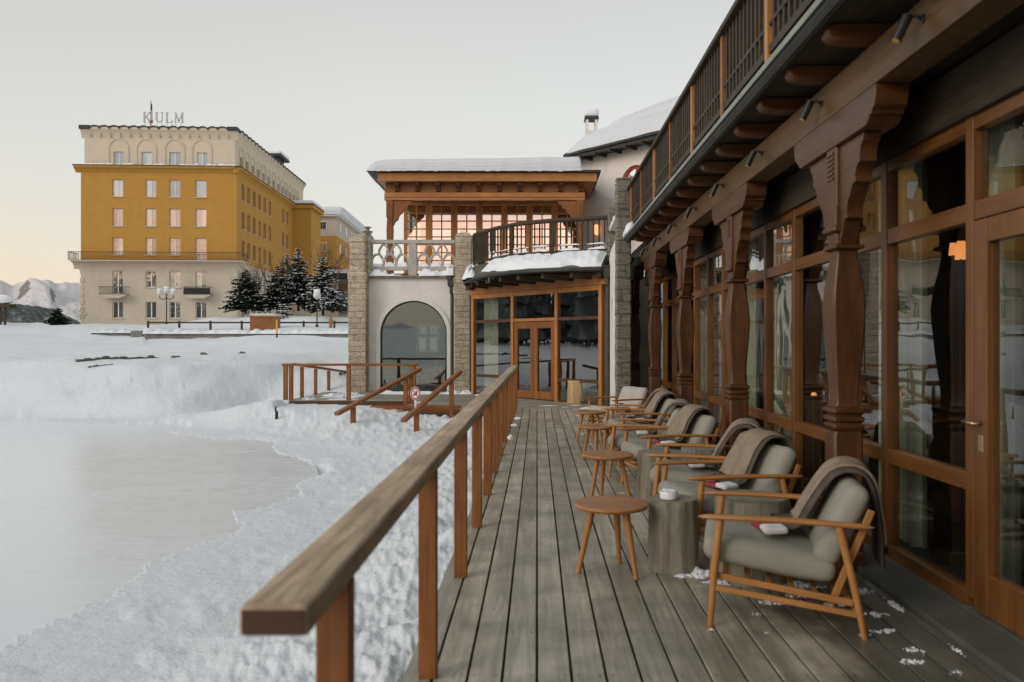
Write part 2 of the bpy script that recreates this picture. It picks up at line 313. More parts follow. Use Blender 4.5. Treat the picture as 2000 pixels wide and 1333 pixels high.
# ------------------------------------------------------------------ mesh building
OFF = {}
def thing(name, label, cat, loc=(0, 0, 0), rotz=0.0, group=None):
    o = bpy.data.objects.new(name, None); col.objects.link(o); o.location = loc; o.rotation_euler = (0, 0, rotz)
    o['label'] = label; o['category'] = cat
    if group: o['group'] = group
    OFF[o] = (Vector(loc), rotz); return o
def tag(o, label, cat, group=None):
    o['label'] = label; o['category'] = cat
    if group: o['group'] = group
    return o
def kids(o): return [x for x in bpy.data.objects if x.parent == o]
def copy_tree(root, loc, rotz, label, group=None, fix=None):
    r = root.copy(); col.objects.link(r); r.location = loc; r.rotation_euler = (0, 0, rotz); r['label'] = label
    if group: r['group'] = group
    for ch in kids(root):
        c = ch.copy(); col.objects.link(c); c.parent = r
        for g in kids(ch):
            d = g.copy(); col.objects.link(d); d.parent = c
    return r
class MB:
    def __init__(s): s.v = []; s.f = []
    def add(s, vs, fs):
        b = len(s.v); s.v.extend([tuple(x) for x in vs]); s.f.extend([tuple(i + b for i in f) for f in fs]); return s
    def box(s, x0, x1, y0, y1, z0, z1):
        if x0 > x1: x0, x1 = x1, x0
        if y0 > y1: y0, y1 = y1, y0
        if z0 > z1: z0, z1 = z1, z0
        return s.add([(x0, y0, z0), (x1, y0, z0), (x1, y1, z0), (x0, y1, z0), (x0, y0, z1), (x1, y0, z1), (x1, y1, z1), (x0, y1, z1)],
                     [(0, 3, 2, 1), (4, 5, 6, 7), (0, 1, 5, 4), (1, 2, 6, 5), (2, 3, 7, 6), (3, 0, 4, 7)])
    def bar(s, p, q, w, h, up=(0, 0, 1)):
        p = Vector(p); q = Vector(q); d = (q - p).normalized(); up = Vector(up); r = d.cross(up)
        if r.length < 1e-4: r = d.cross(Vector((0, 1, 0)))
        r.normalize(); u = r.cross(d).normalized(); r *= w / 2; u *= h / 2
        vs = [p - r - u, p + r - u, p + r + u, p - r + u, q - r - u, q + r - u, q + r + u, q - r + u]
        return s.add(vs, [(0, 1, 2, 3), (4, 7, 6, 5), (0, 4, 5, 1), (1, 5, 6, 2), (2, 6, 7, 3), (3, 7, 4, 0)])
    def tube(s, pts, rad, n=8, cap=True):
        pts = [Vector(p) for p in pts]; rad = rad if isinstance(rad, (list, tuple)) else [rad] * len(pts)
        vs = []; fs = []; ref = None
        for i, p in enumerate(pts):
            d = (pts[min(i + 1, len(pts) - 1)] - pts[max(i - 1, 0)]).normalized()
            if ref is None: ref = Vector((0, 0, 1)) if abs(d.z) < 0.9 else Vector((1, 0, 0))
            a = d.cross(ref)
            if a.length < 1e-4: a = d.cross(Vector((0, 1, 0)))
            a.normalize(); b = d.cross(a).normalized(); ref = b.cross(d) * -1 if False else ref
            for k in range(n):
                t = 2 * math.pi * k / n; vs.append(p + (a * math.cos(t) + b * math.sin(t)) * rad[i])
        for i in range(len(pts) - 1):
            for k in range(n):
                k2 = (k + 1) % n; fs.append((i * n + k, i * n + k2, (i + 1) * n + k2, (i + 1) * n + k))
        if cap: fs.append(tuple(range(n))[::-1]); fs.append(tuple((len(pts) - 1) * n + k for k in range(n)))
        return s.add(vs, fs)
    def lathe(s, c, prof, n=24, fn=None):
        vs = []; fs = []
        for (r, z) in prof:
            for k in range(n):
                t = 2 * math.pi * k / n; rr = r * (fn(t, z) if fn else 1); vs.append((c[0] + rr * math.cos(t), c[1] + rr * math.sin(t), c[2] + z))
        for i in range(len(prof) - 1):
            for k in range(n):
                k2 = (k + 1) % n; fs.append((i * n + k, i * n + k2, (i + 1) * n + k2, (i + 1) * n + k))
        fs.append(tuple(range(n))[::-1]); fs.append(tuple((len(prof) - 1) * n + k for k in range(n)))
        return s.add(vs, fs)
    def sq(s, c, prof, ch=0.0):   # square section loft (half width, z)
        vs = []; fs = []
        for (hw, z) in prof:
            k = min(ch, hw * 0.3)
            for (a, b) in ((-hw + k, -hw), (hw - k, -hw), (hw, -hw + k), (hw, hw - k), (hw - k, hw), (-hw + k, hw), (-hw, hw - k), (-hw, -hw + k)): vs.append((c[0] + a, c[1] + b, c[2] + z))
        for i in range(len(prof) - 1):
            for k in range(8):
                k2 = (k + 1) % 8; fs.append((i * 8 + k, i * 8 + k2, (i + 1) * 8 + k2, (i + 1) * 8 + k))
        fs.append(tuple(range(8))[::-1]); fs.append(tuple((len(prof) - 1) * 8 + k for k in range(8)))
        return s.add(vs, fs)
    def prism(s, poly, fn, t0, t1):   # poly 2-D outline; fn(a, b, t) -> point
        n = len(poly); vs = [fn(a, b, t0) for a, b in poly] + [fn(a, b, t1) for a, b in poly]
        fs = [tuple(range(n))[::-1], tuple(range(n, 2 * n))] + [(k, (k + 1) % n, (k + 1) % n + n, k + n) for k in range(n)]
        return s.add(vs, fs)
    def grid(s, nu, nv, fn, close_u=False):
        vs = [fn(i / (nu if close_u else nu - 1), j / (nv - 1)) for j in range(nv) for i in range(nu)]
        fs = [(j * nu + i, j * nu + (i + 1) % nu, (j + 1) * nu + (i + 1) % nu, (j + 1) * nu + i) for j in range(nv - 1) for i in range(nu if close_u else nu - 1)]
        return s.add(vs, fs)
    def rbox(s, c, size, r, n=8, puff=0.0, mtx=None, amp=0.0):
        h = Vector(size) / 2; vs = {}; vl = []; fs = []
        def vid(i, j, k):
            if (i, j, k) not in vs:
                p = Vector((2 * i / n - 1, 2 * j / n - 1, 2 * k / n - 1))
                p = Vector([math.copysign(abs(a) ** 0.7, a) for a in p])
                q = Vector([p[a] * h[a] for a in range(3)]); inn = Vector([max(-(h[a] - r), min(h[a] - r, q[a])) for a in range(3)])
                d = q - inn
                if d.length > 1e-6: d = d.normalized() * r if d.length > r * 0.999 else d
                o = inn + d
                if puff: o.z += math.copysign(puff, p.z) * (1 - p.x ** 2) * (1 - p.y ** 2) * (1 if abs(p.z) > 0.5 else abs(p.z) * 2)
                if amp: o += Vector(mnoise.noise_vector(o * 5)) * amp
                if mtx: o = mtx @ o
                vs[(i, j, k)] = len(vl); vl.append(o + Vector(c))
            return vs[(i, j, k)]
        for a in range(n):
            for b in range(n):
                fs.append((vid(a, b, 0), vid(a, b + 1, 0), vid(a + 1, b + 1, 0), vid(a + 1, b, 0)))
                fs.append((vid(a, b, n), vid(a + 1, b, n), vid(a + 1, b + 1, n), vid(a, b + 1, n)))
                fs.append((vid(a, 0, b), vid(a + 1, 0, b), vid(a + 1, 0, b + 1), vid(a, 0, b + 1)))
                fs.append((vid(a, n, b), vid(a, n, b + 1), vid(a + 1, n, b + 1), vid(a + 1, n, b)))
                fs.append((vid(0, a, b), vid(0, a, b + 1), vid(0, a + 1, b + 1), vid(0, a + 1, b)))
                fs.append((vid(n, a, b), vid(n, a + 1, b), vid(n, a + 1, b + 1), vid(n, a, b + 1)))
        return s.add(vl, fs)
    def build(s, name, material, parent=None, smooth=False, bevel=0.0, local=False, kind=None, seg=2):
        vs = np.array(s.v, dtype=float)
        if parent is not None and not local:
            root = parent
            while root.parent is not None: root = root.parent
            loc, rz = OFF.get(root, (Vector((0, 0, 0)), 0))
            vs = vs - np.array(loc)
            if rz:
                c_, s_ = math.cos(-rz), math.sin(-rz); x = vs[:, 0] * c_ - vs[:, 1] * s_; y = vs[:, 0] * s_ + vs[:, 1] * c_; vs[:, 0] = x; vs[:, 1] = y
        me = bpy.data.meshes.new(name); me.from_pydata(vs.tolist(), [], s.f); me.update()
        me.materials.append(material if not isinstance(material, str) else M[material])
        o = bpy.data.objects.new(name, me); col.objects.link(o)
        if parent is not None: o.parent = parent
        if smooth:
            me.polygons.foreach_set('use_smooth', [True] * len(me.polygons))
        if bevel:
            b = o.modifiers.new('bevel', 'BEVEL'); b.width = bevel; b.segments = seg; b.limit_method = 'ANGLE'; b.angle_limit = R(40)
            if seg > 1: me.polygons.foreach_set('use_smooth', [True] * len(me.polygons)); b.harden_normals = True
        if kind: o['kind'] = kind
        return o
def smooth_angle(o, deg=35):
    me = o.data
    me.polygons.foreach_set('use_smooth', [True] * len(me.polygons))
    me.set_sharp_from_angle(angle=R(deg))
    return o
def PX(px, Y): return (px - 1049) / 1556 * Y
def PZ(py, Y): return 1.45 + (670 - py) * Y / 1556

# numpy value noise
def _hash(ix, iy, seed):
    h = (ix.astype(np.int64) * 374761393 + iy.astype(np.int64) * 668265263 + seed * 1274126177) & 0xffffffff
    h = ((h ^ (h >> 13)) * 1274126177) & 0xffffffff
    return ((h ^ (h >> 16)) & 0xffff) / 65535.0
def vnoise(x, y, seed=0):
    ix = np.floor(x); iy = np.floor(y); fx = x - ix; fy = y - iy; ux = fx * fx * fx * (fx * (fx * 6 - 15) + 10); uy = fy * fy * fy * (fy * (fy * 6 - 15) + 10)
    a = _hash(ix, iy, seed); b = _hash(ix + 1, iy, seed); c = _hash(ix, iy + 1, seed); d = _hash(ix + 1, iy + 1, seed)
    return (a * (1 - ux) + b * ux) * (1 - uy) + (c * (1 - ux) + d * ux) * uy - 0.5
def fbm(x, y, f, o=4, seed=0, rot=0.6):
    r = np.zeros_like(x); a = 1.0
    for i in range(o):
        xr = x * math.cos(rot * (i + 1)) - y * math.sin(rot * (i + 1)); yr = x * math.sin(rot * (i + 1)) + y * math.cos(rot * (i + 1))
        r += a * vnoise(xr * f, yr * f, seed + i); a *= 0.5; f *= 2.03
    return r
def sst(a, b, x): t = np.clip((x - a) / (b - a), 0, 1); return t * t * (3 - 2 * t)
# ================================================================== THE GROUND
def np_mesh(name, V, F, material, smooth=True, kind='structure'):
    me = bpy.data.meshes.new(name); nv = len(V); nf = len(F)
    me.vertices.add(nv); me.vertices.foreach_set('co', V.astype(np.float32).ravel())
    me.loops.add(nf * 4); me.loops.foreach_set('vertex_index', F.astype(np.int32).ravel())
    me.polygons.add(nf); me.polygons.foreach_set('loop_start', np.arange(0, nf * 4, 4, dtype=np.int32)); me.polygons.foreach_set('loop_total', np.full(nf, 4, dtype=np.int32))
    me.update(calc_edges=True); me.validate()
    if smooth: me.polygons.foreach_set('use_smooth', [True] * len(me.polygons))
    me.materials.append(M[material]); o = bpy.data.objects.new(name, me); col.objects.link(o)
    if kind: o['kind'] = kind
    return o
def grid_faces(nr, nc, wrap):
    j = np.arange(nr - 1)[:, None]; i = np.arange(nc if wrap else nc - 1)[None, :]; i2 = (i + 1) % nc
    return np.stack([j * nc + i, j * nc + i2, (j + 1) * nc + i2, (j + 1) * nc + i], -1).reshape(-1, 4)

RINK = np.array([(-3.3, -6), (-3.2, 3), (-3.0, 5), (-2.8, 6.5), (-2.85, 8), (-3.3, 10.5), (-4.1, 12.9), (-5.4, 15.5), (-8.3, 18.0), (-12.5, 19.6), (-20, 20.2), (-30, 19.8), (-44, 14), (-46, -12), (-30, -22), (-10, -18), (-4.5, -12)])
def _dense(P, m):
    n = len(P); out = []
    for k in range(n):
        p0, p1, p2, p3 = P[(k - 1) % n], P[k], P[(k + 1) % n], P[(k + 2) % n]
        for t in np.linspace(0, 1, m, endpoint=False):
            out.append(0.5 * ((2 * p1) + (-p0 + p2) * t + (2 * p0 - 5 * p1 + 4 * p2 - p3) * t * t + (-p0 + 3 * p1 - 3 * p2 + p3) * t ** 3))
    return np.array(out)
RINK = _dense(RINK, 5)
def rink_sd(X, Y):
    d = np.full(X.shape, 1e9); inside = np.zeros(X.shape, bool); n = len(RINK)
    for k in range(n):
        ax, ay = RINK[k]; bx, by = RINK[(k + 1) % n]; ex, ey = bx - ax, by - ay
        t = np.clip(((X - ax) * ex + (Y - ay) * ey) / (ex * ex + ey * ey), 0, 1)
        d = np.minimum(d, np.hypot(X - ax - t * ex, Y - ay - t * ey))
        c = ((ay > Y) != (by > Y)) & (X < (bx - ax) * (Y - ay) / (by - ay + 1e-12) + ax); inside ^= c
    return np.where(inside, -d, d)
def terrain(X, Y):
    wob = fbm(X, Y, 0.35, 3, 11)
    Yk = [-400, 20.0, 24.5, 27.0, 40, 57.6, 58.3, 66, 80, 86, 95, 115, 300]
    Zk = [-.45, -.45, .80, .95, 1.32, 1.72, 2.28, 2.72, 3.10, 3.35, 3.4, 2.6, -14]
    steep = sst(-8.5, -12.5, X)            # the left bank is steeper and nearer
    Ye = Y + wob * 1.4 * sst(19, 22, Y) * (1 - sst(30, 50, Y))
    Ye = np.where((Ye > 20) & (Ye < 27), 20 + (Ye - 20) * (1 + 0.9 * steep * (1 - sst(23, 27, Ye))), Ye)
    Ye = np.where((X > -11) & (Y < 34) & (Y > 19), np.maximum(19, Ye - 4.0 * sst(-9.5, -6.8, X) * (1 - sst(27, 34, Y))), Ye)
    z = np.interp(Ye, Yk, Zk)
    # low wall only from one point rightwards: smooth step elsewhere
    z = z + np.where(X / np.maximum(Y, 1) < -0.492, np.interp(Y, [50, 57.6, 58.4, 70], [0, .28, -.28, 0]), 0)
    # the bank beside the platform starts earlier
    near = sst(-12, -7, X) * (1 - sst(-5.6, -5.2, X)); z = z + 0.42 * sst(-8.2, -7.0, X) * (X < -5.4) * np.interp(Y, [20.8, 21.8, 25, 28], [0, 1, 1, 0])
    sd = rink_sd(X, Y)
    rim = sst(0, 1.6, sd) * (Y < 22) * (Y > -30)
    z = z + 0.12 * sst(0.2, 2.6, sd) * (Y < 22) * (Y > -30) * (1 - sst(20, 23, Y))
    deckside = sst(-2.2, -0.7, X) * (Y < 17.0) * (X < 3); z = z + 0.08 * deckside
    heap = np.exp(-((X + 3.9) / 2.1) ** 2 - ((Y - 17.6) / 1.5) ** 2) * 0.16 + np.exp(-((X + 1.4) / 0.9) ** 2 - ((Y - 16.4) / 1.2) ** 2) * 0.16 + np.exp(-((X + 6.6) / 1.4) ** 2 - ((Y - 18.9) / 1.2) ** 2) * 0.12
    z = z + heap + 0.30 * np.exp(-((X + 5.6) / 2.6) ** 2 - ((Y - 19.0) / 1.1) ** 2)
    # mounds with trees in front of the hotel
    z = z + 2.3 * np.exp(-((X + 22.2) / 4.6) ** 2 - ((Y - 75) / 5.5) ** 2) + 0.9 * np.exp(-((X + 28.5) / 3.0) ** 2 - ((Y - 74) / 4) ** 2)
    z = z + 0.5 * np.exp(-((X + 15) / 3.5) ** 2 - ((Y - 44) / 4) ** 2) + 0.3 * np.exp(-((X + 11.5) / 2.5) ** 2 - ((Y - 37) / 3) ** 2)
    # rise behind the camera
    z = z + np.interp(-Y, [22, 30, 60, 110, 300], [0, 1.0, 3.2, 6.0, 8.0])
    out = sst(0.0, 2.2, sd)
    r = np.hypot(X, Y)
    lump = fbm(X, Y, 1.3, 3, 3) * 0.10 + np.abs(fbm(X, Y, 4.5, 3, 5)) * 0.055 * (0.4 + sst(-10, -6, X)) + fbm(X, Y, 12, 3, 8) * 0.030
    bankl = 0.30 + 0.12 * sst(19, 21, Y) * (1 - sst(25, 28, Y)) + 0.6 * np.exp(-((Y - 17) / 2.5) ** 2) * sst(-9, -6, X) + 0.35 * sst(-3.2, -1.5, X) * (Y < 17)
    z = z + fbm(X, Y, 2.6, 4, 91) * 0.05 * sst(-0.35, 0.1, sd) * (1 - sst(0.6, 2.0, sd)) * (Y < 22)
    near_deck = sst(-3.0, -1.2, X) * (Y < 17.5) * (X < 0) + 0.9 * np.exp(-((Y - 17.3) / 2.2) ** 2) * sst(-8, -6, X) * (X < 0)
    chunk = np.maximum(fbm(X, Y, 4.0, 4, 101), 0) * 0.085 + np.abs(fbm(X, Y, 11.0, 3, 105)) * 0.045 - 0.02
    z = z + chunk * near_deck * out
    z = z + lump * out * bankl * (1 - 0.55 * sst(26, 40, r))
    z = z + fbm(X, Y, 0.12, 3, 21) * 0.5 * sst(28, 60, r) + fbm(X, Y, 0.45, 3, 31) * 0.16 * sst(24, 30, r)
    sdp = sd + fbm(X, Y, 0.40, 2, 121) * 1.4 + fbm(X, Y, 2.2, 3, 125) * 0.22 + 0.15
    z = np.where(sdp < 0, np.minimum(z, -0.49), np.maximum(np.minimum(z, -0.42 + 1.2 * sst(0.0, 3.5, sd) + 3.0 * sst(3, 6, sd)), -0.449 + 0.012 * sst(0, 0.8, sdp)))
    # keep clear of terrace, platform and buildings
    z = np.where((X > -0.62) & (Y > -13) & (Y < 17.8), -0.45, z)
    z = np.where(sd > 0.9, np.maximum(z, -0.440), z)
    pf = ((X > -6.3) & (Y > 20.1) & (Y < 21.2)) | ((X > -5.5) & (Y > 20.1)) | ((X > -3.0) & (Y > 18.7)) | ((X > -1.72) & (Y > 17.5))
    z = np.where(pf & (Y < 45) & (X > -6.3 - 0.0 * Y), np.minimum(z, -0.25), z)
    front = (X > -6.2) & (X < -0.6) & (Y > 15) & (Y < 20.2) & ~pf; z = np.where(front, np.minimum(z, -0.06), z)
    return z
ang = np.concatenate([np.arange(-42, 4, 0.11), np.arange(4, 318, 1.3)]); ang = np.radians(ang)
rad = np.exp(np.arange(math.log(0.7), math.log(280), 0.0125))
A, RR = np.meshgrid(ang, rad); X = RR * np.sin(A); Y = RR * np.cos(A)
V = np.stack([X, Y, terrain(X, Y)], -1).reshape(-1, 3)
F = grid_faces(len(rad), len(ang), True)
F = F[:, ::-1]
# break the fan at the seam is not needed: the ring is closed
np_mesh('snow_ground', V, F, 'snow')
def tz(x, y): return float(terrain(np.array([float(x)]), np.array([float(y)]))[0])

# ice rink
n = len(RINK)
pts = []
for k in range(n):
    p0, p1, p2, p3 = RINK[(k - 1) % n], RINK[k], RINK[(k + 1) % n], RINK[(k + 2) % n]
    for t in np.linspace(0, 1, 8, endpoint=False):
        pts.append(0.5 * ((2 * p1) + (-p0 + p2) * t + (2 * p0 - 5 * p1 + 4 * p2 - p3) * t * t + (-p0 + 3 * p1 - 3 * p2 + p3) * t ** 3))
b = MB(); cxy = np.mean(RINK, 0); pts = [(p[0] + (p[0] - cxy[0]) * 0.035, p[1] + (p[1] - cxy[1]) * 0.035) for p in pts]
b.add([(cxy[0], cxy[1], -0.452)] + [(p[0], p[1], -0.452) for p in pts], [(0, k + 1, (k + 1) % len(pts) + 1) for k in range(len(pts))])
b.build('ice_rink', 'ice', kind='structure')

# mountains
am = np.radians(np.arange(0, 360, 0.12)); rm = np.linspace(1500, 4200, 60)
A, RR = np.meshgrid(am, rm); X = RR * np.sin(A); Y = RR * np.cos(A)
deg = np.degrees(A); deg = np.where(deg > 180, deg - 360, deg)
pxs = np.degrees(np.arctan((np.array([-200, 0, 24, 60, 80, 96, 107, 128, 154, 162, 200]) - 1049) / 1556))
el = (670 - np.array([535, 544, 557, 544, 549, 550, 559, 552, 560, 557, 560])) / 1556 * 0.985
elev = np.interp(deg, pxs, el * 1.05, left=0.08, right=0.066) * (1 + 0.45 * ((deg < -90) & (deg > -150)) + 0.45 * ((deg > 90) & (deg < 140))) * (1 - 0.75 * sst(163, 168, np.abs(deg))) * np.cos(np.radians(np.clip(deg, -60, 60)))
lat = fbm(np.cos(A) * 300, np.sin(A) * 300, 0.16, 3, 41)
ridge = elev * 3000 * (1 + 0.06 * lat)
prof = np.clip(1 - np.abs(RR - 3000) / 1500, 0, 1) ** 0.9
rug = fbm(X, Y, 1 / 420, 6, 51)
rdg = np.abs(fbm(X, Y, 1 / 300, 5, 61))
Z = ridge * prof * (1 + 0.0) + (rug * 130 - rdg * 190) * np.clip(prof * (1.02 - prof) * 4, 0, 1) - 10 * (1 - prof) - 18 * np.abs(fbm(X, Y, 1 / 90, 3, 71)) * (prof > 0.85)
V = np.stack([X, Y, Z], -1).reshape(-1, 3)
m, t, p = mat('snowy_rock'); N = NT(m)
g = N.n('ShaderNodeNewGeometry'); sp = N.n('ShaderNodeSeparateXYZ'); N.put(sp.inputs[0], g.outputs['Normal'])
vv = N.coord((1, 1, 1)); nn = N.noise(vv, 0.012, 8, 0.7)
N.put(p.inputs['Base Color'], N.mix(N.ramp(N.math('ADD', sp.outputs[2], N.math('MULTIPLY', N.math('SUBTRACT', nn, 0.5), 1.5)), [(0.60, 0.0), (0.70, 1.0)]), (0.24, 0.22, 0.22), (0.72, 0.69, 0.69)))
p.inputs['Roughness'].default_value = 0.9; N.put(p.inputs['Normal'], N.bump(nn, 0.8, 30)); M['mountain'] = m
np_mesh('mountains', V, grid_faces(len(rm), len(am), True)[:, ::-1], 'mountain', smooth=False)

# wooded hill in the valley
xs = np.linspace(-1500, 300, 700); ys = np.linspace(850, 1150, 40)
Xh, Yh = np.meshgrid(xs, ys)
pxh = Xh / 900 * 1556 + 1049
toph = np.interp(pxh, [-900, -300, 0, 14, 60, 95, 140, 200], [120, 60, 44, 38, 20, 7, -14, -30])
Zh = (toph + fbm(Xh, Yh, 1 / 9, 2, 5) * 5) * np.clip((Yh - 850) / 60, 0, 1) * np.clip((1150 - Yh) / 150, 0, 1) - 30 * (1 - np.clip((Yh - 850) / 60, 0, 1))
V = np.stack([Xh, Yh, Zh], -1).reshape(-1, 3)
m, t, p = mat('distant_forest'); N = NT(m); nn = N.noise(N.coord((1, 1, 0.4)), 0.13, 5, 0.7)
N.put(p.inputs['Base Color'], N.ramp(nn, [(0.40, (0.045, 0.055, 0.05)), (0.58, (0.12, 0.13, 0.125)), (0.70, (0.42, 0.42, 0.42))])); p.inputs['Roughness'].default_value = 1.0; M['distforest'] = m
np_mesh('wooded_hill', V, grid_faces(len(ys), len(xs), False), 'distforest', smooth=False)

# far-off wood behind the viewer (seen in the window panes)
rnd = random.Random(5); b = MB()
for k in range(230):
    a = R(rnd.uniform(240, 302) if k % 5 else rnd.uniform(100, 150)); r = rnd.uniform(66, 125)
    x, y = r * math.sin(a), r * math.cos(a)
    h = rnd.uniform(9, 17); z0 = tz(x, y) - 0.3; w0 = h * 0.2
    for q in range(7):
        f0 = 0.1 + q * 0.125; r0 = w0 * (1.05 - f0) * rnd.uniform(0.85, 1.15); n_ = 9
        vs = [(x, y, z0 + h * (f0 + 0.22))] + [(x + r0 * (1 if i % 2 else 0.6) * math.cos(2 * math.pi * i / n_ + q), y + r0 * (1 if i % 2 else 0.6) * math.sin(2 * math.pi * i / n_ + q), z0 + h * f0 - rnd.uniform(0, 0.05) * h) for i in range(n_)]
        b.add(vs, [(0, i + 1, (i + 1) % n_ + 1) for i in range(n_)])
    b.tube([(x, y, z0), (x, y, z0 + h * 0.3)], 0.2, 5)
o = b.build('forest', 'snowywood', kind='stuff')

# ================================================================== TERRACE
rnd = random.Random(3)
b = MB(); g = 0.006
edges = [-0.58] + [-0.453 + 0.151 * k for k in range(0, 18)]
edges = [e for e in edges if e < 2.04] + [2.028]
for k in range(len(edges) - 1):
    x0, x1 = edges[k] + g, edges[k + 1] - g
    if k == 0: x0 = -0.58
    y = -12.0 + rnd.uniform(-3, 0)
    while y < 17.6:
        L = rnd.choice([3.2, 4.1, 4.6]); y1 = min(y + L, 17.6)
        if y1 - max(y, -12) > 0.1: b.box(x0, x1, max(y, -12) + 0.0015, y1 - 0.0015, -0.032 + rnd.uniform(-.001, .001), rnd.uniform(-0.0015, 0.0015))
        y += L
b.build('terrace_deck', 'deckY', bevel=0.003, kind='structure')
b = MB()
for k in range(len(edges) - 1):
    for j in range(26):
        y = .35 + .52 * j
        for xx in (edges[k] + .028, edges[k + 1] - .028):
            b.add([(xx + .0045 * math.cos(a), y + rnd.uniform(-.004, .004) + .0045 * math.sin(a), .0019) for a in np.linspace(0, 6.283, 7)[:-1]], [tuple(range(6))])
b.build('deck_screws', 'screw', kind='structure')
b = MB(); b.box(-0.56, 2.02, -12, 17.55, -0.42, -0.06); b.build('terrace_substructure', 'darkY', kind='structure')
b = MB(); y = 17.606
def leftx(y): return -1.72 if y < 18.6 else (-3.05 if y < 20.1 else -6.3)
while y < 24.5:
    x = leftx(y)
    while x < 1.9:
        x1 = min(x + rnd.choice([2.4, 3.0, 3.6]), 1.9); b.box(x, x1 - 0.003, y + g, y + 0.151 - g, -0.032, rnd.uniform(-0.0015, 0.0015)); x = x1
    y += 0.151
b.build('entrance_platform', 'deckX', bevel=0.003, kind='structure')
b = MB(); b.box(-6.28, 1.9, 20.13, 24.5, -0.4, -0.04); b.box(-3.03, 1.9, 18.63, 20.12, -0.4, -0.04); b.box(-1.70, 1.9, 17.62, 18.62, -0.4, -0.04)
b.build('platform_substructure', 'brownX', kind='structure')
b = MB(); b.box(2.034, 2.30, -12, 17.2, -0.05, 0.028); b.build('stone_kerb', 'kerb', bevel=0.006, kind='structure')

# snow patches lying on the boards
def patch(b, x, y, rx, ry, h, seed, n=26):
    rq = random.Random(seed * 13.7); cnt = int(min(260, 14 + rx * ry * 4200))
    for k in range(cnt):
        a = rq.uniform(0, 6.283); r = rq.random() ** 0.62 * (0.75 + 0.5 * mnoise.noise(Vector((math.cos(a) * 1.6 + seed, math.sin(a) * 1.6, 0))))
        cx_, cy_ = x + rx * r * math.cos(a), y + ry * r * math.sin(a); s = (0.005 + 0.017 * rq.random() ** 2) * (1.3 - r * .5) * min(1, (rx + ry) * 4); hh = min(h, s * 1.4) * rq.uniform(.35, 1.0) * (1.25 - r)
        m_ = 6; vs = [(cx_ + s * rq.uniform(.6, 1.3) * math.cos(6.283 * i / m_ + a), cy_ + s * rq.uniform(.6, 1.3) * math.sin(6.283 * i / m_ + a), -.001) for i in range(m_)]
        vs += [(cx_ + (p_[0] - cx_) * .62, cy_ + (p_[1] - cy_) * .62, hh * rq.uniform(.6, 1)) for p_ in vs[:m_]] + [(cx_, cy_, hh * 1.1)]
        b.add(vs, [(i, (i + 1) % m_, (i + 1) % m_ + m_, i + m_) for i in range(m_)] + [(i + m_, (i + 1) % m_ + m_, 2 * m_) for i in range(m_)])
    if rx * ry > .012:
        def fn(u, v):
            t = 2 * math.pi * u; rr = v * .72 * (1 + 0.6 * mnoise.noise(Vector((math.cos(t) * 1.8 + seed, math.sin(t) * 1.8, 0))) + 0.35 * mnoise.noise(Vector((math.cos(t) * 6 + seed, math.sin(t) * 6, 3))))
            px_, py_ = x + rx * rr * math.cos(t), y + ry * rr * math.sin(t)
            return (px_, py_, max(h * .8 * (1 - v ** 2) * (0.5 + 1.2 * mnoise.noise(Vector((px_ * 22, py_ * 22, seed)))), -0.002 if v == 1 else .0015 * (1 - v)))
        b.grid(48, 12, fn, close_u=True)
rr = random.Random(12)
SP = [(1.00, 5.0, .22, .12, .035), (1.22, 4.85, .25, .13, .04), (1.5, 4.75, .22, .10, .03), (1.35, 4.45, .16, .07, .02), (1.62, 4.40, .12, .05, .018), (1.80, 4.25, .10, .05, .015), (1.48, 4.55, .10, .04, .02), 
      (1.78, 3.75, .07, .05, .012), (1.70, 3.62, .10, .04, .010), (1.84, 3.5, .06, .04, .008), (1.62, 3.95, .05, .03, .008), (1.75, 4.0, .12, .03, .012),  (1.9, 4.65, .1, .06, .03), (1.97, 4.4, .03, .18, .02), (1.98, 3.75, .02, .1, .012), (1.15, 3.98, .02, .015, .008),
      (-0.42, 12.1, .09, .2, .05), (-0.40, 14.0, .07, .3, .04), (-0.37, 15.3, .08, .3, .04), (.25, 18.3, .3, .05, .015), (.62, 17.9, .12, .04, .02), (.9, 18.4, .18, .05, .02),
      (1.2, 17.6, .35, .22, .07), (1.5, 16.6, .3, .3, .06), (1.25, 12.5, .2, .2, .05), (1.6, 14.6, .2, .35, .05), (1.5, 9.0, .25, .2, .04), (1.6, 6.6, .22, .15, .03),
      (-2.2, 22.6, .8, .25, .12), (-1.5, 22.0, .35, .2, .07), (-3.6, 22.6, 1.4, .3, .13), (-5.2, 21.6, .8, .9, .16), (-5.9, 20.5, .25, .3, .08), (-4.9, 20.35, .5, .15, .05), (-2.75, 19.2, .25, .5, .06)]
b = MB()
for k, (x, y, rx, ry, h) in enumerate(SP): patch(b, x, y, rx, ry, h, k * 3.7 + 1)
for k in range(60):
    x, y = rr.uniform(0.7, 2.0), rr.uniform(3.9, 16); s = rr.uniform(.012, .045); patch(b, x, y, s * 1.4, s, .008, k + 50, 8)
o = b.build('snow_patches', 'snowsmall', smooth=False, kind='stuff')

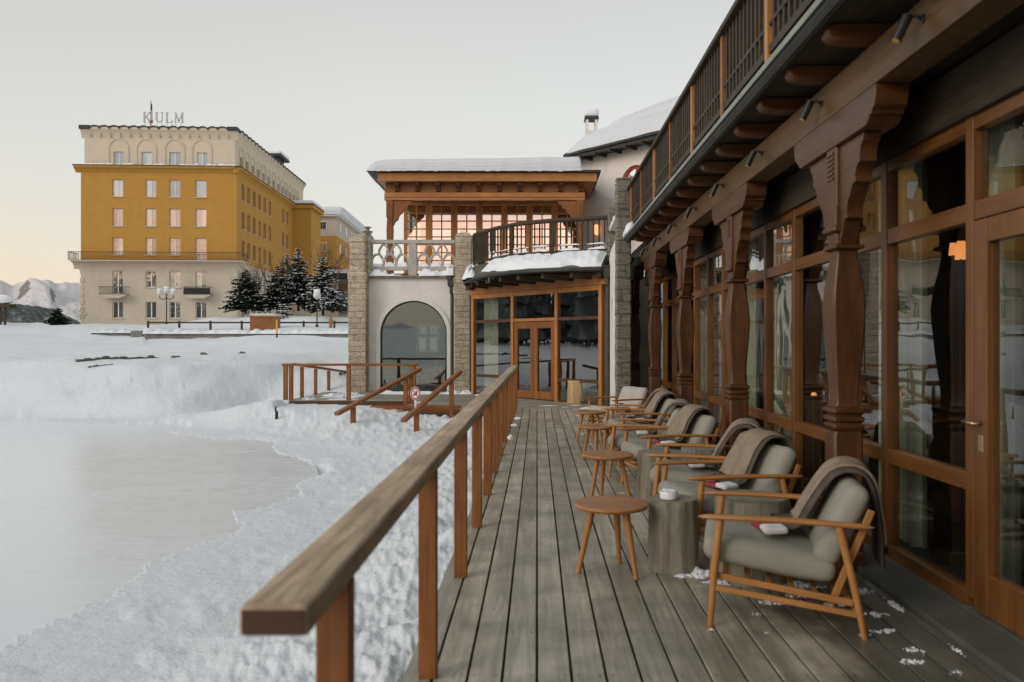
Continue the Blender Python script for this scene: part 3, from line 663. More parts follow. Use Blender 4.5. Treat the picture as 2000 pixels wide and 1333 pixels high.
# ------------------------------------------------------------------ railings
def rail_beam(b, p, q, w=0.13, h=0.062): b.bar(p, q, w, h)
t = thing('terrace_railing', 'long handrail on square orange-brown posts along the snow side of the terrace', 'railing', (-0.49, 1.5, 0))
b = MB(); b.bar((-0.4975, 1.5, .924), (-0.4975, 17.66, .924), 0.135, 0.062); b.build('handrail', 'greyY', t, bevel=0.014, seg=3)
b = MB(); b.box(-0.556, -0.439, 1.497, 1.4992, .901, .947); b.build('end_grain', 'brownX', t)
for y in [1.87, 3.46, 4.94, 6.28, 7.6, 8.93, 10.26, 11.6, 12.93, 14.25, 15.5, 16.6, 17.57]:
    b = MB(); b.box(-0.512, -0.434, y - .03, y + .03, -0.001, .895); b.build('post', 'railZ', t, bevel=0.004)

t = thing('platform_railing', 'orange-brown railing along the front of the snowy platform by the arched window', 'railing', (-4.7, 20.15, 0))
b = MB(); b.bar((-6.46, 20.2, .895), (-3.0, 20.2, .895), 0.12, 0.06); b.build('handrail', 'railX', t, bevel=0.012)
for x, y in ((-6.38, 20.2), (-6.24, 20.2), (-4.78, 20.2), (-3.13, 20.2)):
    b = MB(); b.box(x - .05, x + .05, y - .04, y + .04, 0, .866); b.build('post', 'railZ', t, bevel=0.005)
t = thing('ramp_railing', 'wooden railing falling away behind the platform corner into deep snow', 'railing', (-6.2, 23, 0))
b = MB(); b.bar((-6.2, 20.3, .905), (-6.2, 26.4, .47), 0.12, 0.06); b.build('handrail', 'railY', t, bevel=0.012)
for y in (21.0, 22.3, 23.7, 25.1): 
    zt = .875 - (y - 20.3) * .0713; b = MB(); b.box(-6.24, -6.16, y - .045, y + .045, -.1, zt - .015); b.build('post', 'railZ', t, bevel=0.005)
def stair_rail(name, label, p0, p1, posts):
    t = thing(name, label, 'handrail', (p0[0], p0[1], -0.2), group='sloping handrails of the steps')
    b = MB(); b.bar(p0, p1, 0.12, 0.075); b.build('handrail', 'railY', t, bevel=0.018, seg=3)
    p0 = Vector(p0); p1 = Vector(p1)
    for f, zb in posts:
        q = p0.lerp(p1, f); b = MB(); b.box(q.x - .05, q.x + .05, q.y - .045, q.y + .045, zb, q.z - .045); b.build('post', 'railZ', t, bevel=0.005)
stair_rail('stair_handrail', 'left sloping handrail ending lowest in the snow before the arched window', (-4.03, 16.0, .02), (-2.87, 19.5, .80), [(.17, -.45), (.80, -.4), (.87, -.4)])
stair_rail('stair_handrail', 'right sloping handrail beside the round red no-skates sign', (-2.52, 15.0, -.02), (-1.735, 18.0, .80), [(.2, -.5), (.82, -.2)])
t = thing('wooden_steps', 'snow-covered wooden steps between the two sloping handrails', 'steps', (-2.9, 17.6, -.4))
for k in range(3):
    b = MB(); b.box(-3.7 + .25 * (2 - k), -2.3 + .25 * (2 - k), 18.55 - (k + 1) * .42, 18.6 - k * .42, -.42, -.13 - k * .12); b.build('tread', 'brownX', t, bevel=.01)
b = MB(); b.box(-3.9, -1.8, 18.602, 18.625, -.44, -.02); b.build('riser', 'railX', t)

# no-skates sign
t = thing('prohibition_sign', 'round red and white no ice skates sign on a pale stick in the snow', 'sign', (PX(811, 15.6), 15.6, -.3))
cx, cz, Y0 = PX(811, 15.6), PZ(769, 15.6), 15.6; rs = .098; ry_ = 1.32
def disc(b, r, y0, y1, n=36, sx=1, sz=ry_, ox=0, oz=0):
    b.prism([(ox + r * sx * math.cos(2 * math.pi * k / n), oz + r * sz * math.sin(2 * math.pi * k / n)) for k in range(n)], lambda a, c, tt: (cx + a, tt, cz + c), y0, y1)
b = MB(); disc(b, rs, Y0, Y0 + .006); b.build('plate', 'signwhite', t)
b = MB(); nn_ = 40
for k in range(nn_):
    a0, a1 = 2 * math.pi * k / nn_, 2 * math.pi * (k + 1) / nn_
    b.prism([(q * .9 * math.cos(a) * rs, q * .9 * math.sin(a) * rs * ry_) for q, a in ((1.03, a0), (1.03, a1), (.80, a1), (.80, a0))], lambda a, c, tt: (cx + a, tt, cz + c), Y0 - .006, Y0 - .001)
b.build('red_ring', 'signred', t)
b = MB(); b.bar((cx - .055, Y0 - .004, cz + .075), (cx + .055, Y0 - .004, cz - .075), .004, .012, up=(0.75, 0, 0.6)); b.build('red_slash', 'signred', t)
b = MB()
sk = [(.012, .055), (.032, .055), (.034, -.025), (-.042, -.025), (-.042, -.010), (-.012, .002), (.008, .018)]
b.prism(sk, lambda a, c, tt: (cx + a, tt, cz + c), Y0 - .0035, Y0 - .0005)
b.prism([(-.05, -.044), (.04, -.044), (.04, -.038), (-.05, -.038)], lambda a, c, tt: (cx + a, tt, cz + c), Y0 - .0035, Y0 - .0005)
b.prism([(-.03, -.038), (-.024, -.038), (-.024, -.025), (-.03, -.025)], lambda a, c, tt: (cx + a, tt, cz + c), Y0 - .0034, Y0 - .0006)
b.prism([(.02, -.038), (.026, -.038), (.026, -.025), (.02, -.025)], lambda a, c, tt: (cx + a, tt, cz + c), Y0 - .0034, Y0 - .0006)
b.build('skate_symbol', 'signblack', t)
b = MB(); b.box(cx - .018, cx + .018, Y0 + .007, Y0 + .025, -.4, cz + .02); b.build('stick', 'trimwhite', t)
# ================================================================== ARCADE BUILDING (right)
XB = 1.90     # outer face of beam and columns
arc = thing('arcade_building', 'dark timber arcade building with carved columns and a long glass front', 'building', (2.0, 8, 0))
COLY = [2.41 + 2.76 * k for k in range(-3, 6)]     # 2.41, 5.17, 7.93 ...
def column(y):
    o = MB(); c = (XB + .09, y, 0)
    o.sq(c, [(.105, 0.0), (.105, .10), (.093, .12), (.093, .86), (.088, .88), (.10, .905), (.10, .925), (.085, .935), (.10, .95), (.10, .975), (.085, .985), (.104, 1.005), (.104, 1.025), (.078, 1.045), (.07, 1.09),
             (.078, 1.2), (.093, 1.4), (.103, 1.58), (.106, 1.68), (.098, 1.80), (.078, 1.94), (.066, 2.02), (.068, 2.04), (.10, 2.055), (.10, 2.075), (.078, 2.085), (.078, 2.15), (.084, 2.155), (.105, 2.165), (.105, 2.19), (.094, 2.20), (.094, 2.32), (.084, 2.325), (.084, 2.71)], .012)
    col_o = o.build('column', 'brownZ', arc, bevel=0.004); smooth_angle(col_o, 30)
    for k in range(6): 
        z = 2.50 + .032 * k
        mb = MB() if k == 0 else mb
        mb.box(XB - .003, XB + .02, y - .055, y + .055, z, z + .016)
    mb.build('carved_band', 'brownY', col_o)
    # knee brackets along the arcade
    poly = [(.082, 2.70), (.46, 2.70), (.455, 2.655), (.42, 2.63), (.40, 2.58), (.405, 2.54), (.36, 2.52), (.33, 2.47), (.335, 2.43), (.29, 2.42), (.255, 2.36), (.22, 2.33), (.20, 2.27), (.205, 2.23), (.165, 2.22), (.14, 2.15), (.105, 2.10), (.082, 2.06)]
    hole = [(.082, 2.66), (.14, 2.66), (.16, 2.58), (.12, 2.52), (.082, 2.48)]
    for s in (-1, 1):
        mb = MB(); P = poly[:1] + poly[1:]
        mb.prism([(s * a, z) for a, z in P], lambda a, z, tt: (tt, y + a, z), XB + .03, XB + .135)
        mb.build('knee_bracket', 'brownY', col_o, bevel=.004)
    sad = [(-.70, 2.908), (.70, 2.908), (.71, 2.85), (.69, 2.79), (.655, 2.77), (.65, 2.75), (.62, 2.75), (.615, 2.735), (.58, 2.705), (-.58, 2.705), (-.615, 2.735), (-.62, 2.75), (-.65, 2.75), (-.655, 2.77), (-.69, 2.79), (-.71, 2.85)]
    mb = MB(); mb.prism(sad, lambda a, z, tt: (tt, y + a, z), XB - .004, XB + .185); mb.build('saddle', 'brownY', col_o, bevel=.005)
for y in COLY: column(y)
mb = MB(); mb.box(XB, XB + .20, -12, 16.95, 2.912, 3.15); mb.build('main_beam', wood('polished_brown_beam', (0.060, 0.032, 0.012), (0.145, 0.080, 0.032), 'Y', 0.36, 0.4, 0.5, 0.25, 0.35), arc, bevel=.008)
for k in range(36):
    y = -10.58 + .69 * k
    mb = MB(); prof = [(1.70, 3.28), (1.66, 3.255), (1.655, 3.225), (1.68, 3.195), (1.73, 3.178), (1.80, 3.172), (2.6, 3.172), (2.6, 3.28)]
    mb.prism(prof, lambda a, z, tt: (a, tt, z), y - .06, y + .06); mb.build('joist', 'joist', arc, bevel=.028, seg=3)
mb = MB(); mb.box(1.60, 3.3, -12, 14.25, 3.282, 3.31); mb.box(1.95, 3.3, 14.25, 16.9, 3.152, 3.30); mb.build('balcony_boarding', 'darkY', arc)
mb = MB()
gp = [(1.53, 3.36), (1.545, 3.31), (1.575, 3.285), (1.61, 3.285), (1.64, 3.31), (1.65, 3.36), (1.64, 3.36), (1.63, 3.318), (1.605, 3.297), (1.58, 3.297), (1.555, 3.32), (1.54, 3.36)]
mb.prism(gp, lambda a, z, tt: (a - .02, tt, z - .03), -12, 14.25)if False else mb.prism(gp, lambda a, z, tt: (a + .012, tt, z - .035), -12, 14.25)
mb.build('gutter', 'gutter', arc)
mb = MB(); mb.grid(300, 5, lambda u, v: (1.552 + .028 * v + .004 * mnoise.noise(Vector((u * 400, v, 0))), -12 + 26.2 * u, 3.322 + .018 * math.sin(v * math.pi) + .006 * mnoise.noise(Vector((u * 250, 3, 0)))))
mb.build('frost_line', plain('frosted_gutter_edge', (0.36, 0.38, 0.34), 0.8, 0.2, var=0.2, scale=3), arc, smooth=True)
mb = MB(); mb.box(1.531, 1.541, -12, 14.25, 3.292, 3.332); mb.build('frosted_lip', plain('frosted_gutter_lip', (0.26, 0.275, 0.24), 0.8, 0.2, var=0.25, scale=2), arc)
mb = MB(); mb.box(.95, 8.6, -6.0, -2.4, -.1, 4.6); mb.box(.6, 9, -6.2, -2.2, 4.6, 4.8); mb.build('unseen_shade_block', 'darkZ', arc)  # unseen block behind the camera, added to shade the near right side
mb = MB(); mb.box(1.655, 1.70, -12, 14.25, 3.30, 3.44); mb.build('balcony_fascia', 'darkY', arc)
# upper balcony balustrade
mb = MB(); mb.box(1.60, 1.73, -12, 14.25, 4.17, 4.225); mb.build('balcony_handrail', 'darkY', arc, bevel=.01)
mb = MB(); mb.box(1.645, 1.685, -12, 14.25, 3.50, 3.56); mb.box(1.645, 1.685, -12, 14.25, 3.70, 3.73); mb.build('balcony_lower_rail', 'darkY', arc)
for k in range(19):
    y = -10.88 + 1.38 * k
    mb = MB(); mb.box(1.632, 1.698, y - .035, y + .035, 3.42, 4.17); mb.build('balcony_post', 'railZ' if k % 2 else 'larchZ', arc)
mb = MB(); y = -11.0
while y < 14.2:
    mb.box(1.648, 1.682, y - .022, y + .022, 3.56, 4.17); y += .115
mb.build('balusters', 'darkZ', arc)
# upper storey set back behind the balcony
mb = MB(); mb.box(3.3, 3.5, -12, 14.25, 3.3, 6.1); mb.build('upper_wall', 'darkY', arc)
mb = MB(); mb.box(2.75, 3.9, -12, 14.25, 5.6, 5.72); mb.build('upper_eave', 'darkY', arc)
# glazed front
XW = 2.31
mull = [-11.9, -10, -8, -6, -4, -2.2, -0.6, 1.55, 2.58, 4.26, 5.31, 7.2, 8.08, 9.94, 10.80, 11.73, 12.7, 13.62, 14.6, 15.4, 16.3]
DOOR = (2.66, 4.20)
for y in mull:
    mb = MB(); wd = .075 if y not in (5.31, 8.08, 10.80, 13.62) else .085
    mb.box(XW, XW + .09, y - wd / 2, y + wd / 2, .09, 2.66); mb.build('mullion', 'window_wood', arc, bevel=.006)
def hbar(name, z0, z1, y0, y1, d=.0): 
    mb = MB(); mb.box(XW + .006 + d, XW + .084, y0, y1, z0, z1); mb.build(name, wood_y, arc, bevel=.005)
wood_y = wood('window_transom_larch', (0.115, 0.045, 0.009), (0.21, 0.085, 0.019), 'Y', 0.36, 0.5, 0.5, 0.15, 0.1)
for k in range(len(mull) - 1):
    y0, y1 = mull[k] + .038, mull[k + 1] - .038
    hbar('transom', 2.10, 2.20, y0, y1)
    isdoor = abs(y0 - 2.618) < .02
    if not isdoor: hbar('lower_transom', .655, .75, y0, y1)
    hbar('head_rail', 2.58, 2.655, y0, y1)
    if not isdoor: hbar('sill_rail', .035, .115, y0, y1)
    for (z0, z1) in ([(2.20, 2.58), (.75, 2.10), (.115, .655)] if not isdoor else [(2.20, 2.58)]):
        mb = MB(); mb.box(XW + .040, XW + .048, y0 - .004, y1 + .004, z0 - .004, z1 + .004); mb.build('pane', 'glass', arc)
# door in the nearest bay
dr = MB(); y0, y1 = 2.622, 4.218
dr.box(XW + .0, XW + .07, y1 - .125, y1 - .004, .04, 2.095); dr.box(XW + .0, XW + .07, y0 + .004, y0 + .125, .04, 2.095)
dr.box(XW + .004, XW + .066, y0 + .125, y1 - .125, 1.97, 2.095); dr.box(XW + .004, XW + .066, y0 + .125, y1 - .125, .04, .26)
dr.box(XW + .002, XW + .068, 3.36, 3.48, .26, 1.97)
door = dr.build('door', 'window_wood', arc, bevel=.006)
mb = MB(); mb.box(XW + .036, XW + .044, 3.482, y1 - .127, .262, 1.968); mb.box(XW + .036, XW + .044, y0 + .127, 3.358, .262, 1.968); mb.build('door_pane', 'glass', door)
mb = MB(); mb.tube([(XW - .045, 4.13, 1.03), (XW - .045, 4.24, 1.03)], .010, 8); mb.tube([(XW - .0, 4.14, 1.03), (XW - .045, 4.14, 1.03)], .011, 8)
mb.build('handle', 'brass', door, smooth=True)
mb = MB(); mb.box(XW - .006, XW + .003, 4.12, 4.165, .88, .97); mb.build('keyplate', 'brass', door, bevel=.004)
mb = MB(); mb.box(XW - .03, XW + .25, -12, 16.9, 2.657, 2.95); mb.build('header', 'darkY', arc)
mb = MB(); mb.box(2.102, 3.0, -12, 16.9, 3.0, 3.03); mb.build('soffit', 'darkY', arc)
mb = MB(); mb.box(XW - .02, XW + .12, -12, 16.9, .0285, .034); mb.box(XW + .09, XW + .2, -12, 16.9, -.05, .0285); mb.build('threshold', 'dirtstone', arc)
# interior
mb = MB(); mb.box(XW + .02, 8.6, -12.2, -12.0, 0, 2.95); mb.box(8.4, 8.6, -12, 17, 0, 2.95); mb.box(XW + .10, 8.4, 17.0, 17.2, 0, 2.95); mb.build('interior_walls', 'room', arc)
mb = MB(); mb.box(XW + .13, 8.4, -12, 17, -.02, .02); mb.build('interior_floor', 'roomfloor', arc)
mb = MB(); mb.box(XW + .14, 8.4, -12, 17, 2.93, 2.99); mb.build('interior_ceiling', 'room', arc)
def curtain(parent, x, y0, y1, z0, z1, ax='y', amp=.03, wl=.11, name='curtain', matn='curtain'):
    L = y1 - y0; n_ = max(12, int(L / wl * 10))
    mb = MB()
    for s in (0, .012):
        def fn(u, v):
            a = y0 + L * u; d = amp * math.sin(2 * math.pi * u * L / wl) + .01 * math.sin(u * 37) + s
            return (x + d, a, z0 + (z1 - z0) * v) if ax == 'y' else (a, x + d, z0 + (z1 - z0) * v)
        mb.grid(n_, 2, fn)
    return mb.build(name, matn, parent, smooth=True)
for y0, y1 in ((4.35, 4.80), (5.4, 6.1), (6.75, 7.1), (8.2, 8.8), (9.5, 9.85), (10.9, 11.3), (12.2, 12.6), (13.7, 14.2), (3.50, 3.95), (2.7, 2.95)):
    curtain(arc, XW + .30, y0, y1, .05, 2.9)
# lamps inside
def table_lamp(x, y, z, label):
    t = thing('table_lamp', label, 'lamp', (x, y, 0))
    mb = MB(); mb.lathe((x, y, 0), [(.12, .02), (.12, .04), (.010, .05), (.010, z)], 14); mb.build('stand', 'iron', t)
    mb = MB(); mb.lathe((x, y, z), [(.045, 0), (.03, .14)] if y != 8.0 else [(.03, 0), (.02, .03)], 18); mb.build('lamp_shade', 'lampglow', t, smooth=True)
table_lamp(3.30, 6.2, 2.10, 'lit lamp with orange shade behind the glass left of the door')
table_lamp(2.78, 8.0, .92, 'small lit lamp low behind the glass between middle columns')
table_lamp(4.75, 9.1, 2.45, 'high lit orange lamp deep inside the dark dining room')
# dining tables inside, seen faintly
for k, (x, y) in enumerate(((3.6, 5.0), (3.6, 7.6), (3.7, 10.2), (3.6, 12.6))):
    t = thing('dining_table', ['nearest', 'second nearest', 'third nearest', 'farthest'][k] + ' dark dining table inside behind the glass front', 'table', (x, y, 0), group='dining tables inside')
    mb = MB(); mb.box(x - .6, x + .6, y - .4, y + .4, .72, .76); mb.build('tabletop', 'brownY', t, bevel=.01)
    mb = MB(); mb.tube([(x, y, .02), (x, y, .72)], .05, 10); mb.build('pedestal', 'iron', t)

# spotlights on the beam
ORD = ['black spotlight on the brown beam above the glass door, nearest of its row', 'black spotlight on the beam over the nearest carved column', 'third black beam spotlight counted from the glass door end', 'black spotlight on the beam over the second carved column', 'fifth black beam spotlight counted from the glass door end',
       'black spotlight on the beam over the third carved column', 'seventh black beam spotlight counted from the glass door end', 'eighth black beam spotlight, last but one before the stone pillar', 'last black beam spotlight, closest to the stone pillar']
def spot(y, label):
    t = thing('wall_spotlight', label, 'spotlight', (XB, y, 3.03), group='spotlights along the arcade beam')
    mb = MB(); mb.lathe((0, 0, 0), [(.024, 0), (.024, .008)], 14)
    v = [(XB - z, y + a, 3.045 + c) for (a, c, z) in mb.v]; mb.v = v; mb.build('wall_plate', 'iron', t)
    mb = MB(); mb.tube([(XB - .005, y, 3.045), (XB - .03, y + .01, 3.065), (XB - .06, y + .02, 3.06), (XB - .075, y + .022, 3.045)], .009, 8); mb.build('arm', 'iron', t, smooth=True)
    p = Vector((XB - .07, y + .015, 3.065)); q = Vector((XB - .125, y + .02, 2.945)); d = (q - p).normalized()
    mb = MB(); mb.tube([p, q], .026, 16); smooth_angle(mb.build('lamp_housing', 'iron', t))
    mb = MB(); mb.tube([q - d * .004, q + d * .003], .019, 14); mb.build('lens', 'spotlens', t)
for k, lb in enumerate(ORD): spot(3.92 + 1.395 * k, lb)
# ================================================================== CLUBHOUSE (end of the terrace)
club = thing('clubhouse', 'white clubhouse with stone pillars, curved balcony and snow-covered roofs at the terrace end', 'building', (-1.0, 22.0, 0))
YA = 23.8
def arch_pts(cx, cz, r, zb, n=24):   # from bottom right up over to bottom left
    return [(cx + r, zb)] + [(cx + r * math.cos(math.pi * k / n), cz + r * math.sin(math.pi * k / n)) for k in range(n + 1)] + [(cx - r, zb)]
ax_, az_, ar_ = -3.69, 1.71, .995
outer = [(-5.06, -.4), (-5.06, 3.38), (-2.2, 3.38), (-2.2, -.4)]
mb = MB(); mb.prism(outer + arch_pts(ax_, az_, ar_, -.4), lambda a, z, tt: (a, tt, z), YA, YA + .3); mb.build('arched_wall', 'cream', club)
def ring(mb, cx, cz, r0, r1, zb, y0, y1, n=32, fn=None):
    fn = fn or (lambda a, z, tt: (a, tt, z))
    A = arch_pts(cx, cz, r0, zb, n); B = arch_pts(cx, cz, r1, zb, n)
    for k in range(len(A) - 1):
        mb.prism([A[k], A[k + 1], B[k + 1], B[k]], fn, y0, y1)
mb = MB(); ring(mb, ax_, az_, .996, 1.115, -.1, YA - .035, YA - .001); smooth_angle(mb.build('arch_surround', 'trimwhite', club))
win = MB(); ring(win, ax_, az_, .955, .99, -.05, YA + .05, YA + .12); win.box(ax_ - .955, ax_ + .955, YA + .05, YA + .12, -.02, .04); win = win.build('arched_window', 'iron', club)
mb = MB(); mb.prism(arch_pts(ax_, az_, .956, .0), lambda a, z, tt: (a, tt, z), YA + .08, YA + .09); mb.build('pane', glass_mat('arched_glass', gain=8.0, wob=.02), win)
# room behind the arch
mb = MB(); mb.box(-5.0, -2.3, 27.6, 27.8, -.1, 3.3); mb.box(-5.1, -5.0, YA + .31, 27.6, -.1, 3.3); mb.box(-2.3, -2.2, YA + .31, 27.6, -.1, 3.3); mb.box(-5.1, -2.2, YA + .31, 27.8, 3.3, 3.36); mb.build('lobby_walls', plain('olive_lobby_wall', (0.16, 0.145, 0.10), 0.9, 0.1), club)
mb = MB(); mb.box(-5.0, -2.3, YA + .31, 27.6, -.1, .0); mb.build('lobby_floor', 'roomfloor', club)
t = thing('notice_case', 'brown four-pane notice case with two pale papers behind the arched glass', 'notice case', (-3.38, 24.4, 1.2))
mb = MB(); x0, x1, z0, z1 = -3.72, -2.98, 1.08, 2.06
for a, b_, c_, d_ in ((x0, x1, z0, z0 + .09), (x0, x1, z1 - .07, z1), (x0, x0 + .07, z0 + .09, z1 - .07), (x1 - .07, x1, z0 + .09, z1 - .07), ((x0 + x1) / 2 - .025, (x0 + x1) / 2 + .025, z0 + .09, z1 - .07)): mb.box(a, b_, 24.36, 24.42, c_, d_)
mb.box(x0 + .07, (x0 + x1) / 2 - .025, 24.36, 24.42, 1.66, 1.71); mb.box((x0 + x1) / 2 + .025, x1 - .07, 24.36, 24.42, 1.66, 1.71)
mb.build('frame', 'brownX', t)
mb = MB(); mb.box(x0 + .02, x1 - .02, 24.425, 24.44, z0 + .02, z1 - .02); mb.build('backboard', 'pale_room', t)
for a in (x0 + .10, (x0 + x1) / 2 + .06):
    mb = MB(); mb.box(a, a + .2, 24.41, 24.42, 1.24, 1.60); mb.build('paper', 'paper', t)
mb = MB(); mb.tube([(x0 + .1, 24.4, 0), (x0 + .1, 24.4, 1.08)], .03, 8); mb.tube([(x1 - .1, 24.4, 0), (x1 - .1, 24.4, 1.08)], .03, 8); mb.build('stand', 'brownZ', t)
t = thing('lobby_bench', 'dark low bench standing inside behind the arched window', 'bench', (-3.3, 25.4, 0))
mb = MB(); mb.box(-3.9, -2.6, 25.2, 25.7, .40, .47); mb.build('seat', 'brownX', t, bevel=.01)
for x in (-3.8, -2.7):
    mb = MB(); mb.box(x - .04, x + .04, 25.25, 25.65, 0, .40); mb.build('leg', 'brownZ', t)
# stone pillars
def pillar(x0, x1, y0, y1, zt, mid):
    mb = MB(); c = ((x0 + x1) / 2, (y0 + y1) / 2, 0); hw = (x1 - x0) / 2
    def lay(z, w): return (w * (1 + .0), z)
    pr = []; z = -.4
    rr_ = random.Random(int(x0 * 100))
    while z < mid: pr += [(hw * rr_.uniform(.97, 1.02), z), (hw * rr_.uniform(.97, 1.02), z + .19)]; z += .2
    pr += [(hw * 1.06, mid + .0), (hw * 1.06, mid + .16), (hw * .90, mid + .2)]; z = mid + .22
    while z < zt - .3: pr += [(hw * rr_.uniform(.84, .90), z), (hw * rr_.uniform(.84, .90), z + .13)]; z += .15
    pr += [(hw * .9, zt - .2), (hw * .86, zt - .08), (hw * .66, zt - .01), (hw * .4, zt + .02)]
    mb.sq(c, pr, .02); return mb.build('stone_pillar', 'stone', club)
pillar(-5.56, -5.03, 23.42, 23.95, 4.64, 3.33); pillar(-2.44, -1.90, 23.42, 23.95, 4.70, 3.2)
# ledge and tracery balustrade
mb = MB(); mb.box(-5.03, -2.44, YA - .12, YA + .4, 3.385, 3.45); mb.build('ledge', 'greystone', club)
bal = MB(); y0, y1 = YA + .02, YA + .14
bal.box(-5.02, -2.45, y0 - .03, y1 + .03, 4.42, 4.53); bal.box(-5.02, -3.85, y0, y1, 3.62, 3.74); bal.box(-3.60, -2.45, y0, y1, 3.62, 3.74); bal.box(-3.85, -3.60, y0 - .02, y1 + .02, 3.452, 4.42)
bal.box(-5.02, -4.97, y0 + .005, y1 - .005, 3.74, 4.42)
bal = bal.build('balustrade', 'tracery', club, bevel=.006)
def curve_bar(mb, pts, wd, y0, y1):
    for k in range(len(pts) - 1):
        p, q = Vector(pts[k]), Vector(pts[k + 1]); d = (q - p).normalized(); nrm = Vector((-d.y, d.x)) * wd / 2; p = p - d * .006; q = q + d * .006
        mb.prism([(p + nrm)[:], (q + nrm)[:], (q - nrm)[:], (p - nrm)[:]], lambda a, z, tt: (a, tt, z), y0 + .0007 * (k % 3), y1 - .0007 * (k % 3))
for px0, px1, nm in ((-4.97, -3.85, 'left'), (-3.60, -2.45, 'right')):
    mb = MB(); n_ = 3; wv = (px1 - px0) / n_; zb, zt = 3.74, 4.42
    for k in range(n_):
        c = px0 + wv * (k + .5); h = .36; r = wv / 2
        L = [(c - r * math.cos(a) ** .8 * 1.0, zb + h * math.sin(a)) for a in np.linspace(0, math.pi / 2 - .001, 9)]
        curve_bar(mb, L, .055, y0 + .015, y1 - .015); curve_bar(mb, [(2 * c - a, z) for a, z in L], .055, y0 + .017, y1 - .017)
    for k in range(n_ + 1):
        c = px0 + wv * k; h = .32
        if 0 < k < n_:
            lens = [(c - .75 * wv / 2 * math.sin(math.pi * s) , zb + .19 + (zt - zb - .19) * s) for s in np.linspace(0, 1, 11)]
            curve_bar(mb, lens, .055, y0 + .019, y1 - .019); curve_bar(mb, [(2 * c - a, z) for a, z in lens], .055, y0 + .021, y1 - .021)
            mb.prism([(c - .045, zb), (c + .045, zb), (c + .02, zb + .22), (c - .02, zb + .22)], lambda a, z, tt: (a, tt, z), y0 + .012, y1 - .012)
    mb.build('tracery_panel', 'tracery', bal)
def clump(mb, p, q, w, h, seed, n=30, m=7, up=Vector((0, 0, 1)), taper=True):
    p = Vector(p); q = Vector(q); d = (q - p).normalized(); s = d.cross(up).normalized()
    def fn(u, v):
        f = 1.0 if not taper else min(1, 5 * u, 5 * (1 - u)) ** .5 if 0 < u < 1 else .02
        hh = h * f * (1 + 1.1 * mnoise.noise(Vector((u * (q - p).length * 2.3, seed, 0))) + .35 * mnoise.noise(Vector((u * (q - p).length * 9, seed, v * 3))))
        a = math.pi * v; ww = w * (.8 + .2 * f) * (1 + .4 * mnoise.noise(Vector((u * (q - p).length * 3, seed + 9, 0))))
        return p.lerp(q, u) + s * (-math.cos(a) * ww / 2) + up * (max(hh, .01) * math.sin(a) ** .7 - .012)
    mb.grid(n, m, fn)
mb = MB(); clump(mb, (-5.02, YA + .03, 3.45), (-4.2, YA + .03, 3.45), .36, .14, 1); clump(mb, (-3.55, YA + .03, 3.45), (-2.45, YA + .03, 3.45), .36, .16, 5); clump(mb, (-4.3, YA, 3.45), (-4.0, YA, 3.45), .2, .05, 2)
clump(mb, (-2.72, YA - .1, 3.45), (-2.44, YA - .1, 3.45), .4, .26, 7, 12)
for a in (-4.78, -4.41, -4.04, -3.41, -3.03, -2.64): clump(mb, (a - .17, YA + .08, 3.74), (a + .17, YA + .08, 3.74), .12, .12, a * 3, 12)
for a in (-4.6, -4.22): clump(mb, (a - .07, YA + .08, 3.93), (a + .07, YA + .08, 3.93), .1, .09, a * 3, 8)
mb.build('ledge_snow', 'snowsmall', club, smooth=True)
# downpipes
def downpipe(x, y, zt, zb=-.2):
    mb = MB(); mb.sq((x, y, zt - .27), [(.075, 0), (.10, .08), (.10, .22), (.13, .24), (.13, .27)]); mb.tube([(x, y, zt - .26), (x, y, zt - .42), (x + .02, y + .06, zt - .5), (x + .02, y + .06, zb)], .052, 12)
    return smooth_angle(mb.build('downpipe', 'pipe', club))
downpipe(-2.54, 23.55, 3.37); downpipe(1.60, 18.25, 3.22, -.02)

# ---- glazed bay
A = Vector((-1.82, 22.5)); du = Vector((.641, -.768)); nn2 = Vector((-.768, -.641))
def BP(u, o, z): q = A + du * u + nn2 * o; return (q.x, q.y, z)
def bbox(mb, u0, u1, o0, o1, z0, z1):
    vs = [BP(u, o, z) for z in (z0, z1) for (u, o) in ((u0, o1), (u1, o1), (u1, o0), (u0, o0))]
    mb.add(vs, [(0, 3, 2, 1), (4, 5, 6, 7), (0, 1, 5, 4), (1, 2, 6, 5), (2, 3, 7, 6), (3, 0, 4, 7)])
UB = [0.06, 1.87, 3.63, 5.18]
for k, u in enumerate(UB):
    mb = MB(); bbox(mb, u - .055, u + .055, -.06, .06, .0, 2.80); mb.build('bay_post', 'larchZ', club, bevel=.006)
for k in range(3):
    u0, u1 = UB[k] + .056, UB[k + 1] - .056
    mb = MB(); bbox(mb, u0, u1, -.05, .05, 2.68, 2.795); mb.build('bay_head', 'larchX', club, bevel=.005)
    mb = MB(); bbox(mb, u0, u1, -.048, .048, 2.0, 2.08); mb.build('bay_transom', 'brownX' if k != 1 else 'larchX', club, bevel=.005)
    mb = MB(); bbox(mb, u0, u1, -.006, .006, 2.076, 2.684); mb.build('pane', 'glassclear', club)
    if k != 1:
        mb = MB(); bbox(mb, u0, u1, -.046, .046, .50, .58); bbox(mb, u0, u1, -.046, .046, .0, .06); mb.build('bay_lower_rail', 'brownX', club, bevel=.005)
        mb = MB(); bbox(mb, u0, u1, -.006, .006, .576, 2.004); bbox(mb, u0, u1, -.006, .006, .056, .504); mb.build('pane', 'glassclear', club)
mid = (UB[1] + UB[2]) / 2
